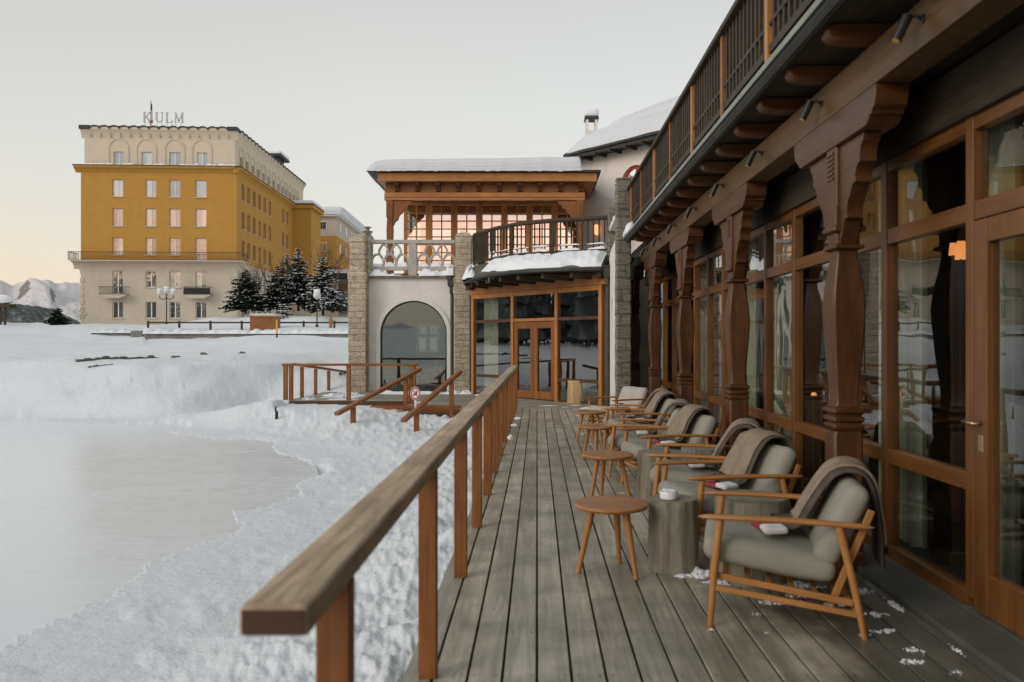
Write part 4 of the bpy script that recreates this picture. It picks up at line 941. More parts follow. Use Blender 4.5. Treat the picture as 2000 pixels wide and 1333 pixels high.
for u0, u1 in ((UB[1] + .07, mid - .006), (mid + .006, UB[2] - .07)):
    mb = MB(); bbox(mb, u0, u0 + .14, -.04, .04, .02, 1.985); bbox(mb, u1 - .14, u1, -.04, .04, .02, 1.985); bbox(mb, u0 + .14, u1 - .14, -.036, .036, 1.82, 1.985); bbox(mb, u0 + .14, u1 - .14, -.036, .036, .02, .22)
    dd = mb.build('entrance_door', 'railZ', club, bevel=.006)
    mb = MB(); bbox(mb, u0 + .136, u1 - .136, -.006, .006, .216, 1.824); mb.build('door_pane', 'glassclear', dd)
    hu = u1 - .05 if u0 < mid - .3 else u0 + .05
    mb = MB(); mb.tube([BP(hu, .042, 1.02), BP(hu, .09, 1.02), BP(hu - .11 if u0 < mid - .3 else hu + .11, .09, 1.02)], .010, 8); mb.build('handle', 'brass', dd, smooth=True)
mb = MB(); bbox(mb, -.1, 5.45, -.05, .075, 2.80, 3.04); mb.build('bay_fascia', wood('bay_fascia_larch', (0.26, 0.095, 0.025), (0.44, 0.19, 0.055), 'X', .42, .45, .8, .3), club, bevel=.006)
# bay interior
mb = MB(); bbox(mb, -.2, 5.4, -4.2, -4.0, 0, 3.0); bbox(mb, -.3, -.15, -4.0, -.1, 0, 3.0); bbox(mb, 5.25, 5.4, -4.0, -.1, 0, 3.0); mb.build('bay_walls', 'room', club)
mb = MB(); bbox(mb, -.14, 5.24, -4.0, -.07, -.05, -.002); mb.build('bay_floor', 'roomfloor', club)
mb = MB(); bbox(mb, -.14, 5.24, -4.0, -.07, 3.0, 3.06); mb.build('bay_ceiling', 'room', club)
def bcurtain(u0, u1, o, wl=.12):
    L = u1 - u0; n_ = int(L / wl * 10); mb = MB()
    for s in (0, .012): mb.grid(n_, 2, lambda u, v: BP(u0 + L * u, o + .03 * math.sin(2 * math.pi * u * L / wl) + s, .05 + 2.9 * v))
    mb.build('curtain', plain('ivory_curtain', (0.50, 0.47, 0.38), .95, .1, var=.1) if 'ivc' not in M else M['ivc'], club, smooth=True)
bcurtain(.2, .85, -.28); bcurtain(4.85, 5.1, -.3)

def spl(P, n=10):
    P = [Vector(p) for p in P]; out = []
    for k in range(len(P) - 1):
        p0 = P[max(k - 1, 0)]; p1 = P[k]; p2 = P[k + 1]; p3 = P[min(k + 2, len(P) - 1)]
        for t in np.linspace(0, 1, n, endpoint=False): out.append(.5 * ((2 * p1) + (-p0 + p2) * t + (2 * p0 - 5 * p1 + 4 * p2 - p3) * t * t + (-p0 + 3 * p1 - 3 * p2 + p3) * t ** 3))
    out.append(P[-1]); return out
def resample(P, n):
    L = [0]
    for k in range(1, len(P)): L.append(L[-1] + (P[k] - P[k - 1]).length)
    out = []; j = 0
    for i in range(n):
        s = L[-1] * i / (n - 1)
        while j < len(L) - 2 and L[j + 1] < s: j += 1
        f = (s - L[j]) / max(1e-9, L[j + 1] - L[j]); out.append(P[j].lerp(P[j + 1], min(1, f)))
    return out
EC = resample(spl([(-2.0, 23.4), (-2.04, 22.5), (-1.9, 21.6), (-1.62, 20.7), (-1.27, 19.96), (-.8, 19.25), (-.29, 18.75), (.5, 18.32), (1.48, 18.1)]), 80)
RC = resample(spl([(-1.62, 23.4), (-1.76, 22.6), (-1.70, 21.9), (-1.25, 21.0), (-.8, 20.3), (-.266, 19.75), (.3, 19.42), (.83, 19.2), (1.70, 18.85)]), 80)
mb = MB()
def CU(C_, u):
    f = min(max(u, 0), 1) * 79; i = min(78, int(f)); return C_[i].lerp(C_[i + 1], f - i)
def roofp(u, v):
    p = CU(EC, u).lerp(CU(RC, u), v); return Vector((p.x, p.y, 3.17 + .40 * v))
mb.grid(80, 8, lambda u, v: roofp(u, v) + Vector((0, 0, .02 * ((v * 7) % 1.0))))
mb.grid(80, 2, lambda u, v: (EC[min(79, int(round(u * 79)))].x, EC[min(79, int(round(u * 79)))].y, 3.10 + .07 * v))
mb.grid(80, 8, lambda u, v: roofp(1 - u, v) - Vector((0, 0, .07)))
mb.build('canopy_roof', plain('mossy_shingles', (0.10, 0.10, 0.075), .85, .2, var=.35, scale=9, bump=.6, bscale=14, bd=.02), club)
mb = MB(); mb.tube([(p.x, p.y, 3.115) for p in EC], .045, 8); mb.build('canopy_gutter', 'iron', club, smooth=True)
for k in range(10):
    i = 6 + k * 8; i = min(i, 78); e = EC[i]; uu = (e - A).dot(du); q = BP(min(max(uu, .0), 5.2), .05, 3.0); rq = Vector(q)
    e3 = Vector((e.x, e.y, 3.02)); dirv = (e3 - rq).normalized()
    mb = MB(); mb.bar(rq - dirv * .1, e3 - dirv * .10, .11, .13); mb.build('rafter', 'darkX', club, bevel=.01)
# snow lying on the canopy
mb = MB()
def sn(u, v):
    uu = .42 + .575 * u; f = min(1, 8 * u + .05) * (1 if u < .97 else max(.2, (1 - u) / .03))
    edge = .05 + .25 * max(0, mnoise.noise(Vector((uu * 14, 2, 0)))) + .22 * max(0, .35 - u) / .35
    vv = edge * (1 - v) + .97 * v; p = CU(EC, uu).lerp(CU(RC, uu), vv)
    h = .13 * f * math.sin(math.pi * (v * .9 + .05)) ** .4 * (1 + .8 * mnoise.noise(Vector((p.x * 2, p.y * 2, 1))) + .35 * mnoise.noise(Vector((p.x * 7, p.y * 7, 1)))) if 0 < v < 1 else -.03
    return (p.x, p.y, 3.17 + .40 * vv + .022 + max(h, -.03))
mb.grid(220, 16, sn)
def heap(mb, c, rx, ry, h, seed, n=20, m=8):
    mb.grid(n, m, lambda u, v: (c[0] + rx * (1 - v) * (1 + .25 * mnoise.noise(Vector((math.cos(u * 6.283) * 1.5 + seed, math.sin(u * 6.283) * 1.5, v)))) * math.cos(u * 6.283), c[1] + ry * (1 - v) * math.sin(u * 6.283), c[2] + h * (1 - (1 - v) ** 2.3) * (1 + .3 * mnoise.noise(Vector((u * 6, v * 3, seed))))), close_u=True)
heap(mb, (-1.86, 21.9, 3.14), .22, .75, .42, 3); heap(mb, (-1.78, 22.7, 3.2), .2, .6, .55, 8); heap(mb, (-1.72, 21.3, 3.16), .2, .45, .22, 18)
mb.build('canopy_snow', 'snowsmall', club, smooth=True)
mb = MB()
for x, y, L in ((-1.2, 19.85, .18), (-1.1, 19.75, .10)): mb.tube([(x, y, 3.12), (x, y, 3.12 - L)], [.012, .002], 6)
mb.build('icicles', 'globe', club)
# curved balcony railing
crail = MB(); crail.tube([(p.x, p.y, 4.42) for p in RC], [.055] * 80, 8); crail = crail.build('curved_handrail', 'darkX', club, smooth=True)
mb = MB()
for k in range(79): 
    p, q = RC[k], RC[k + 1]; mb.bar((p.x, p.y, 3.66), (q.x, q.y, 3.66), .05, .06); 
mb.build('curved_bottom_rail', 'darkX', crail)
for k0 in range(30, 79, 7):
    mb = MB()
    for k in range(k0, min(k0 + 7, 79)):
        p, q = RC[k], RC[k + 1]; mb.bar((p.x, p.y, 3.80), (q.x, q.y, 3.80), .03, .022)
    mb.build('thin_rail', 'darkX', crail)
for i in (12, 27, 34, 45, 61, 79):
    p = RC[i]; mb = MB(); mb.box(p.x - .05, p.x + .05, p.y - .05, p.y + .05, 3.55, 4.38); mb.build('rail_post', 'darkZ', crail)
i = 0.0; mb = MB()
while i < 79:
    k = int(i); p = RC[k].lerp(RC[min(79, k + 1)], i - k); tall = 1 if (int(i / 1.7) % 3 or i < 28) else 0
    mb.box(p.x - .018, p.x + .018, p.y - .018, p.y + .018, 3.69 if tall else 3.81, 4.38); i += 1.05 if i < 30 else 1.75
mb.build('balusters', 'darkZ', crail)
mb = MB()
for a, b_ in ((31, 36), (37, 44), (46, 53), (54, 60), (63, 70), (72, 78)):
    for zz, hh in ((3.692, .05), (3.812, .035)):
        clump(mb, (*RC[a], zz), (*RC[b_], zz), .06, hh, a + zz, 14, 5)
mb.build('rail_snow', 'snowsmall', crail, smooth=True)
# terrace slab above bay, up to the pavilion
pl = [(p.x, p.y) for p in RC] + [(2.2, 18.9), (2.6, 27), (-5.0, 27.4), (-5.0, 24.25), (-1.7, 24.25)]
mb = MB(); mb.prism(pl, lambda a, y, tt: (a, y, tt), 3.40, 3.56); mb.build('balcony_floor', 'greyX', club)
mb = MB(); mb.box(-5.0, 2.2, 27.9, 33, 0, 3.5); mb.box(-1.85, 0.0, 24.3, 27.5, 0, 3.38); mb.build('core_wall', 'cream', club)

# ---- upstairs pavilion
YP = 26.0
for x0, x1 in ((-4.93, -4.71), (1.29, 1.51)):
    mb = MB(); c = ((x0 + x1) / 2, YP + .12, 3.56); mb.sq(c, [(.11, 0), (.11, .9), (.085, .95), (.085, 1.0), (.10, 1.3), (.105, 1.6), (.085, 1.95), (.11, 2.0), (.11, 2.55)], .01); smooth_angle(mb.build('pavilion_post', 'railZ', club), 30)
for s, xp in ((1, -4.71), (-1, 1.29)):
    poly = [(0, 6.1), (.62, 6.1), (.60, 6.02), (.50, 5.95), (.46, 5.86), (.36, 5.82), (.30, 5.70), (.20, 5.62), (.16, 5.48), (.08, 5.42), (0, 5.28)]
    mb = MB(); mb.prism([(xp + s * a, z) for a, z in poly], lambda a, z, tt: (a, tt, z), YP + .05, YP + .17); mb.build('pavilion_bracket', 'railX', club, bevel=.005)
mb = MB(); mb.box(-4.99, 1.56, YP, YP + .24, 6.11, 6.36); mb.box(-4.97, 1.54, YP - .03, YP + .2, 6.20, 6.24); mb.build('pavilion_beam', 'larchX', club, bevel=.008)
mb = MB(); mb.box(-4.95, 1.52, YP + .04, YP + .22, 6.362, 6.66); mb.build('pavilion_frieze', 'railX', club)
mb = MB(); mb.box(-5.15, 1.93, YP - .34, YP - .22, 6.66, 6.93); mb.build('pavilion_fascia', 'larchX', club, bevel=.008)
mb = MB(); mb.box(-5.12, -5.0, YP - .219, 33, 6.66, 6.93); mb.build('pavilion_side_fascia', 'larchY', club)
mb = MB(); mb.box(-5.10, 1.90, YP - .215, 33, 6.665, 6.70); mb.build('pavilion_soffit', 'railX', club)
for k in range(10):
    x = PX(775 + 40 * k, YP - .1); mb = MB(); mb.prism([(YP + .03, 6.65), (YP - .20, 6.65), (YP - .19, 6.57), (YP - .12, 6.55), (YP - .14, 6.50), (YP - .05, 6.47), (YP - .06, 6.42), (YP + .03, 6.38)], lambda a, z, tt: (tt, a, z), x - .07, x + .07)
    mb.build('corbel', 'brownY', club, bevel=.006)
mb = MB(); mb.box(-5.38, 2.05, YP - .46, 33.2, 6.935, 7.0); mb.build('pavilion_roof', 'slate', club)
# snow loaf on pavilion
def loaf(x0, x1, y0, y1, z0, h, rise, name='roof_snow'):
    mb = MB(); nx, ny = 140, 40
    for nx_ in (1,):
        def fn(u, v):
            x = x0 + (x1 - x0) * u; y = y0 + (y1 - y0) * v ** 1.8
            d = min((x - x0) / .55, 1.0); e = min((x1 - x) / .12, 1.0); yy = min((y - y0) / .35, 1.0)
            hh = (h + rise * (x - x0) / (x1 - x0)) * (max(0, 1 - (1 - d) ** 2.2)) ** .5 * max(0, 1 - (1 - e) ** 2) ** .5 * max(0, 1 - (1 - yy) ** 2.4) ** .5
            return (x - .12 * (1 - d) ** 2 * math.sin(v * 2), y - .05 * math.sin(3.1 * yy) - .02 * mnoise.noise(Vector((x * 3, 0, 0))), z0 + hh + .25 * (y - y0) * .35 * (d ** .5) + .03 * mnoise.noise(Vector((x * .9, y * .9, 3))) - (.03 + .04 * max(0, mnoise.noise(Vector((x * 6, 5, 0))))) * (1 - yy))
        mb.grid(nx, ny, fn)
    return mb.build(name, 'snowroof', club, smooth=True)
loaf(-5.46, 1.45, YP - .50, 32.5, 6.99, .36, .10)
# pavilion windows
YW = 27.5; xs_ = [-4.60 + .868 * k for k in range(8)]
for k in range(7):
    x0, x1 = xs_[k] + .004, xs_[k + 1] - .004
    mb = MB(); mb.box(x0, x0 + .11, YW, YW + .09, 3.56, 6.30); mb.box(x1 - .11, x1, YW, YW + .09, 3.56, 6.30); mb.box(x0 + .11, x1 - .11, YW, YW + .09, 6.20, 6.30); mb.box(x0 + .11, x1 - .11, YW, YW + .09, 3.56, 3.75)
    for j in range(1, 9): mb.box(x0 + .11, x1 - .11, YW + .02, YW + .06, 3.75 + j * .2722 - .02, 3.75 + j * .2722 + .02)
    mb.box((x0 + x1) / 2 - .022, (x0 + x1) / 2 + .022, YW + .018, YW + .062, 3.75, 6.20)
    wf = mb.build('pavilion_window', 'larchZ', club)
    mb = MB(); mb.box(x0 + .1, x1 - .1, YW + .035, YW + .043, 3.74, 6.21); mb.build('pane', 'glassup', wf)
mb = MB(); mb.box(-4.7, 1.6, YW, YW + .1, 6.303, 6.66); mb.build('pavilion_header', 'darkX', club)
mb = MB()
for k in range(5): mb.box(-4.6 + 1.5 * k, -4.3 + 1.5 * k, 32, 32.15, 3.5, 6.6)
mb.box(-4.6, 1.9, 32.0, 32.14, 6.1, 6.6); mb.box(-4.6, 1.9, 32.0, 32.14, 3.5, 4.3); mb.build('pavilion_back_wall', 'railZ', club)
mb = MB()
for k in range(4): mb.box(-4.62, -4.55, 27.6 + 1.3 * k, 27.75 + 1.3 * k, 3.5, 6.6)
mb.box(-4.62, -4.56, 27.6, 32, 6.15, 6.6); mb.box(-4.62, -4.56, 27.6, 32, 3.5, 4.0); mb.build('pavilion_side_frame', 'larchZ', club)

# ---- white house behind
P1 = Vector((1.75, 29.0)); hd = Vector((.669, -.743)); hn = Vector((-.743, -.669))
def HP(t_, o, z): q = P1 + hd * t_ + hn * o; return (q.x, q.y, z)
def hbox(mb, t0, t1, o0, o1, z0, z1):
    vs = [HP(u, o, z) for z in (z0, z1) for (u, o) in ((t0, o1), (t1, o1), (t1, o0), (t0, o0))]
    mb.add(vs, [(0, 3, 2, 1), (4, 5, 6, 7), (0, 1, 5, 4), (1, 2, 6, 5), (2, 3, 7, 6), (3, 0, 4, 7)])
tc_, zc_, rc_ = 2.38, 6.90, .62
outer = [(-.35, 3.0), (-.35, 8.25), (9.0, 8.25), (9.0, 3.0)]
mb = MB(); mb.prism(outer + arch_pts(tc_, zc_, rc_ + .12, 3.0), lambda a, z, tt: HP(a, tt, z), -.25, 0); mb.build('house_wall', 'cream', club)
mb = MB(); hbox(mb, tc_ - .74, tc_ + .74, -.25, -.001, 2.9, 5.3); mb.build('house_wall_infill', 'cream', club)
mb = MB(); ring(mb, tc_, zc_, rc_, rc_ + .14, 5.3, -.14, .025, 28, lambda a, z, tt: HP(a, tt, z)); smooth_angle(mb.build('window_surround', 'trimwhite', club))
mb = MB(); ring(mb, tc_, zc_, rc_ - .09, rc_ - .002, 5.3, -.13, -.06, 28, lambda a, z, tt: HP(a, tt, z))
hbox(mb, tc_ - .53, tc_ + .53, -.12, -.07, 6.86, 6.94); hbox(mb, tc_ - .025, tc_ + .025, -.115, -.075, 5.3, 7.42)
for a in (-.3, .3): mb.bar(HP(tc_ + a * .2, -.095, 6.94), HP(tc_ + a * 1.25, -.095, 7.33), .03, .03)
for z in (5.9, 6.4): hbox(mb, tc_ - .53, tc_ + .53, -.115, -.075, z, z + .03)
rw = mb.build('red_arched_window', 'redframe', club)
mb = MB(); mb.prism(arch_pts(tc_, zc_, rc_ - .08, 5.3), lambda a, z, tt: HP(a, tt, z), -.10, -.09); mb.build('pane', 'glassup', rw)
mb = MB(); hbox(mb, -.4, 9.1, .02, .48, 8.12, 8.2); mb.build('house_soffit', 'darkX', club)
mb = MB(); hbox(mb, -.46, 9.2, .48, .58, 8.08, 8.34); hbox(mb, -.47, 9.2, .581, .66, 8.2, 8.28); mb.build('house_gutter', 'slate', club)
for k in range(12):
    mb = MB(); hbox(mb, -.4 + .7 * k, -.3 + .7 * k, .02, .62, 8.02, 8.12); mb.build('house_rafter', 'darkX', club)
mb = MB()
def hs(u, v):
    s = 6.0 * v; t0 = -.42 + .75 * s * .75; t_ = t0 + (9.2 - t0) * u ** 1.5
    dl = min(1, (t_ - t0) / .5); e = min(1, s / .45)
    th = .40 * max(0, 1 - (1 - e) ** 2.3) ** .5 * max(0, 1 - (1 - dl) ** 2) ** .5
    crease = -.10 * math.exp(-((s - .55 - .10 * t_) / .10) ** 2) - .10 * math.exp(-((s - 1.05 - .12 * t_) / .16) ** 2) + .06 * (1 if s > 1.1 + .12 * t_ else 0) * min(1, (s - 1.1 - .12 * t_) * 4)
    return HP(t_, .60 - s - .05 * math.sin(3.14 * e), 8.30 + .60 * s - .022 * s * s + th + crease * dl + .03 * mnoise.noise(Vector((t_, s * 2, 0))) )
mb.grid(120, 90, hs)
mb.grid(2, 60, lambda u, v: hs(0, v) if u == 0 else tuple(Vector(hs(0, v)) - Vector((0, 0, .6))))
mb.build('house_roof_snow', 'snowroof', club, smooth=True)
# chimney
cx_, cy_ = PX(1155, 30.6), 30.6
mb = MB(); mb.box(cx_ - .22, cx_ + .22, cy_ - .22, cy_ + .22, 7.5, 9.55)
for a in (-1, 1):
    for c_ in (-1, 1): mb.box(cx_ + a * .17 - .05, cx_ + a * .17 + .05, cy_ + c_ * .17 - .05, cy_ + c_ * .17 + .05, 9.55, 9.98)
ch = mb.build('chimney', 'cream', club)
mb = MB(); mb.box(cx_ - .27, cx_ + .27, cy_ - .27, cy_ + .27, 9.98, 10.1); mb.build('chimney_cap', 'slate', ch, bevel=.02)
mb = MB(); mb.rbox((cx_, cy_, 10.25), (.54, .54, .34), .13, 8); mb.build('chimney_snow', 'snowsmall', ch, smooth=True)
mb = MB(); mb.rbox((1.35, 26.6, 6.98), (.5, .6, .26), .12, 8, amp=.1); mb.build('valley_snow', 'snowsmall', club, smooth=True)
mb = MB(); mb.lathe((1.62, 27.6, 6.5), [(.05, 0), (.22, .3), (.25, .6), (.05, .75)], 12); mb.build('roof_cowl', 'slate', club, smooth=True)
# lit lamp on the wall upstairs
t = thing('wall_lantern', 'small lit warm wall lantern on the white wall behind the curved balcony', 'lamp', HP(.645, .08, 5.3))
mb = MB(); mb.tube([HP(.645, .02, 5.75), HP(.645, .09, 5.75), HP(.645, .09, 5.66)], .015, 6); mb.build('bracket', 'iron', t)
mb = MB(); mb.lathe(HP(.645, .09, 5.30), [(.03, 0), (.07, .06), (.07, .34), (.03, .38)], 12); mb.build('lamp_glass', plain('lit_lantern_glass', (0.8, 0.5, 0.3), .4, .3, emit=((1.0, .42, .16), 1.3), bump=0), t, smooth=True)

# ---- end pillars of the arcade and white return wall
mb = MB(); rr_ = random.Random(4)
pr = []; z = -.3
while z < 4.7: pr += [(.165 * rr_.uniform(.95, 1.03), z), (.165 * rr_.uniform(.95, 1.03), z + .13)]; z += .15
mb.sq((1.56, 14.45, 0), [(a * .82, z * .925) for a, z in pr], .02); mb.build('corner_pillar', 'greystone', club)
RW = [(1.49, 14.62), (1.685, 18.55), (1.88, 18.55), (1.70, 14.62)]
mb = MB(); mb.prism(RW, lambda a, y, tt: (a, y, tt), -.05, 3.50); mb.build('return_wall', 'cream', club)
def rwf(y, z, o): f = (y - 14.62) / 3.93; return (1.49 + .195 * f - o, y, z)
mb = MB(); ring(mb, 16.7, 1.9, .50, .56, -.05, .001, .02, 20, lambda a, z, tt: rwf(a, z, tt)); mb.build('niche_moulding', 'trimwhite', club)
mb = MB(); mb.sq((1.725, 18.3, 0), [(.10, 3.45), (.105, 3.6), (.10, 3.8), (.105, 4.0), (.095, 4.2), (.10, 4.4), (.085, 4.52), (.05, 4.56)], .015); mb.build('corner_pillar', 'greystone', club)
mb = MB(); mb.bar((1.71, 18.2, 4.05), (1.58, 14.6, 3.95), .12, .09); mb.build('sloping_coping', 'cream', club)
mb = MB(); clump(mb, (1.71, 18.1, 4.10), (1.64, 16.4, 4.05), .12, .08, 4, 14, 5); clump(mb, (1.61, 14.28, 3.34), (1.61, 13.55, 3.34), .17, .20, 6, 16, 6); clump(mb, (1.56, 14.33, 4.34), (1.56, 14.57, 4.34), .24, .08, 9, 10, 6); mb.build('coping_snow', 'snowsmall', club, smooth=True)
# ================================================================== HOTEL
HZ = 3.0; HR = R(2.72)
hotel = thing('grand_hotel', 'large yellow and beige hotel with scalloped roofline, long balcony and rooftop letters', 'hotel', (-32.44, 86.0, HZ), HR)
def zz(py): return PZ(py, 86.0) - HZ
def hx(px): return (px - 462) / 1556 * 86.0 * 1.0
Wd, Dp = 16.4, 23.2
def lb(name, m, *boxes, parent=hotel, bevel=0):
    mb = MB()
    for bx in boxes: mb.box(*bx)
    return mb.build(name, m, parent, local=True, bevel=bevel)
zb0 = -1.5
# facade walls: made with window reveals cut by building strips
def cut_wall(name, m, axis, a0, a1, z0, z1, holes, depth, face):
    """wall strip with rectangular openings. axis 'x': front plane y=face, going back; 'y': side plane x=face going left"""
    mb = MB(); xs = sorted({a0, a1, *[h[0] for h in holes], *[h[1] for h in holes]}); zs = sorted({z0, z1, *[h[2] for h in holes], *[h[3] for h in holes]})
    for i in range(len(xs) - 1):
        run = None
        for j in range(len(zs) - 1):
            cx, cz = (xs[i] + xs[i + 1]) / 2, (zs[j] + zs[j + 1]) / 2
            solid = not any(h[0] < cx < h[1] and h[2] < cz < h[3] for h in holes)
            if solid: run = [zs[j], zs[j + 1]] if run is None else [run[0], zs[j + 1]]
            if (not solid or j == len(zs) - 2) and run is not None:
                if axis == 'x': mb.box(xs[i], xs[i + 1], face, face + depth, run[0], run[1])
                else: mb.box(face - depth, face, xs[i], xs[i + 1], run[0], run[1])
                run = None
    return mb.build(name, m, hotel, local=True)
cols = [(225, 245), (288, 308), (333, 354), (383, 404)]
def zr(a, b): return zz(b), zz(a)
rows = {'r1': (298, 324), 'r2': (353, 386), 'r3': (409, 443), 'r4': (466, 499), 'r5': (530, 562), 'r6': (590, 622)}
attic_cols = [(225, 245), (278, 298), (331, 353), (384, 404)]
def whole(py0, py1, rws):
    hs_ = []
    for r in rws:
        cc = attic_cols if r == 'r1' else cols
        for ci, (a, b_) in enumerate(cc):
            p0, p1 = rows[r]
            if r == 'r5' and ci in (0, 3): p1 = 575
            if r == 'r4' and ci == 3: p1 = 508
            hs_.append((hx(a), hx(b_), *zr(p0, p1)))
    return hs_
# side windows: px -> distance along the side
def side_t(px):
    k = (px - 1049) / 1556; return (-32.44 - k * 86) / (k + .0476) / math.cos(HR)
scs = [side_t(p) for p in (474.6, 485.6, 496.5, 507, 517, 527)] + [side_t(p) for p in (552.6, 561)]
ascs = [side_t(p) for p in (475.5, 487, 498, 508.5, 518.5, 528.5, 538, 547, 555, 562, 569.5, 577, 584)]
def sholes(rws):
    out = []
    for r in rws:
        for s in (ascs if r == 'r1' else scs):
            if s < Dp + 6: out.append((s - .5, s + .5, *zr(*rows[r])))
    return out
zA, zB, zC, zD = zb0, zz(512), zz(336), zz(247)
hf = whole(0, 0, ['r5', 'r6']); cut_wall('lower_front_wall', 'beige', 'x', -Wd, 0, zA, zB, hf, .5, 0)
cut_wall('middle_front_wall', 'ochre', 'x', -Wd, 0, zB, zC, whole(0, 0, ['r2', 'r3', 'r4']), .5, 0)
cut_wall('lower_side_wall', 'beige', 'y', .5, Dp, zA, zB, sholes(['r5', 'r6']), .5, 0)
cut_wall('middle_side_wall', 'ochre', 'y', .5, Dp, zB, zC, sholes(['r2', 'r3', 'r4']), .5, 0)
lb('rear_walls', 'ochre', (-Wd, -Wd + .5, .5, Dp + 8, zA, zC), (-Wd + .5, 0, Dp + 7.5, Dp + 8, zA, zC), (-.5, 0, Dp, Dp + 7.5, zA, zC))
lb('attic_side_far', 'beige', (-Wd + .5, -Wd + .9, .6, Dp + 8, zC, zD))
# attic, slightly set in, with coved top
AI = .25
cut_wall('attic_front_wall', 'attic', 'x', -Wd + AI, -AI, zC, zz(262), whole(0, 0, ['r1']), .45, AI)
cut_wall('attic_side_wall', 'attic', 'y', AI + .45, Dp + 7, zC, zz(262), sholes(['r1']), .45, -AI)
# windows
def window(x0, x1, z0, z1, axis, face, inset=.22):
    w_ = .07; f = MB(); c = (x0 + x1) / 2
    def bx(a0, a1, zA_, zB_, d0, d1):
        if axis == 'x': f.box(a0, a1, face + d0, face + d1, zA_, zB_)
        else: f.box(face - d1, face - d0, a0, a1, zA_, zB_)
    bx(x0, x1, z0, z0 + w_, inset - .05, inset); bx(x0, x1, z1 - w_, z1, inset - .05, inset)
    bx(x0, x0 + w_, z0 + w_, z1 - w_, inset - .05, inset); bx(x1 - w_, x1, z0 + w_, z1 - w_, inset - .05, inset); bx(c - .05, c + .05, z0 + w_, z1 - w_, inset - .05, inset)
    fo = f.build('window', 'trimwhite' if axis == 'x' else 'beige', hotel, local=True)
    for a0, a1 in ((x0 + .05, c - .04), (c + .04, x1 - .05)):
        g = MB()
        if axis == 'x': g.box(a0, a1, face + inset - .02, face + inset + .02, z0 + .05, z1 - .05)
        else: g.box(face - inset - .02, face - inset + .02, a0, a1, z0 + .05, z1 - .05)
        g.build('pane', 'hotelpane', fo, local=True)
    s_ = MB()
    if axis == 'x': s_.box(x0 - .08, x1 + .08, face - .09, face + .15, z0 - .10, z0 - .002)
    else: s_.box(face - .15, face + .06, x0 - .05, x1 + .05, z0 - .08, z0 - .002)
    s_.build('sill', 'beige', fo, local=True)
nside = 0
for r in rows:
    for (x0, x1, z0, z1) in whole(0, 0, [r]): window(x0, x1, z0, z1, 'x', AI if r == 'r1' else 0)
    if r in ('r2', 'r3', 'r4', 'r1'):
        for (x0, x1, z0, z1) in sholes([r]): window(x0, x1, z0, z1, 'y', -AI if r == 'r1' else 0)
# attic arches
for a, b_ in attic_cols:
    c = (hx(a) + hx(b_)) / 2; mb = MB(); ring(mb, c, zz(292), .98, 1.06, zC + .05, AI - .07, AI - .002, 16); mb.build('arch_moulding', 'attic', hotel, local=True)
for s in ascs:
    if s < Dp + 6:
        mb = MB(); ring(mb, s, zz(292), .62, .70, zC + .05, -AI + .002, -AI + .08, 12, lambda a, z, tt: (tt, a, z)); mb.build('arch_moulding', 'attic', hotel, local=True)
for (a, b_) in ((225, 245), (288, 308), (333, 354), (383, 404)):
    c = (hx(a) + hx(b_)) / 2; mb = MB(); mb.prism([(c + .85 * math.cos(math.pi * k / 12), zz(528) + .62 * math.sin(math.pi * k / 12)) for k in range(13)], lambda x, z, tt: (x, tt, z), -.05, -.002); mb.build('lunette', 'beige', hotel, local=True)
# coved top with scallops
def cove_side(L0, L1, zlo, zhi, out, fn, name, m):
    mb = MB(); n = 8
    mb.grid(2, n, lambda u, v: fn(L0 + (L1 - L0) * u, out * (1 - math.cos(v * math.pi / 2)), zlo + (zhi - zlo) * math.sin(v * math.pi / 2)))
    return mb.build(name, m, hotel, local=True, smooth=True)
zlo, zhi = zz(262) - .0, zD
mb = MB()
N_ = 14; sw = (Wd - 2 * 1.0) / N_
# parapet block with scalloped top, front
def scallop_poly(a0, a1, n, zlo, zt, h):
    P = [(a0, zlo)]; 
    P.append((a0, zt))
    for k in range(n):
        for j in range(0, 9):
            th = math.pi * j / 8; P.append((a0 + (a1 - a0) / n * (k + .5 - .5 * math.cos(th)), zt - .02 + h * math.sin(th)))
    P.append((a1, zt)); P.append((a1, zlo)); 
    out = [P[0]]
    for q in P[1:]:
        if abs(q[0] - out[-1][0]) > 1e-6 or abs(q[1] - out[-1][1]) > 1e-6: out.append(q)
    return out
def loftwall(poly_top, name):
    pass
# flared parapet: extruded polygon with outward lean
zp = zz(262)
prof = [(AI, zp - 3.2), (AI - .02, zp - 2.2), (AI - .10, zp - 1.2), (AI - .22, zp - .3), (AI - .35, zp + .35)]
mb = MB(); mb.prism(prof + [(AI + .5, zp + .35), (AI + .5, zp)] , lambda y, z, tt: (tt, y, z), -Wd + .0, 0 - .0) if False else None
mb = MB(); mb.prism([(AI - .002, zp - .6), (AI - .05, zp - .3), (AI - .16, zp - .0), (AI - .34, zp + .30), (AI + .46, zp + .30), (AI + .46, zp - .0)], lambda y, z, tt: (tt, y, z), -Wd - .05, .05); mb.build('parapet', 'attic', hotel, local=True)
mb = MB(); mb.prism([(-AI + .002, zp - .6), (-AI + .05, zp - .3), (-AI + .16, zp), (-AI + .34, zp + .30), (-AI - .46, zp + .30), (-AI - .46, zp)], lambda x, z, tt: (x, tt, z), AI + .47, Dp + 7); mb.build('parapet', 'attic', hotel, local=True)
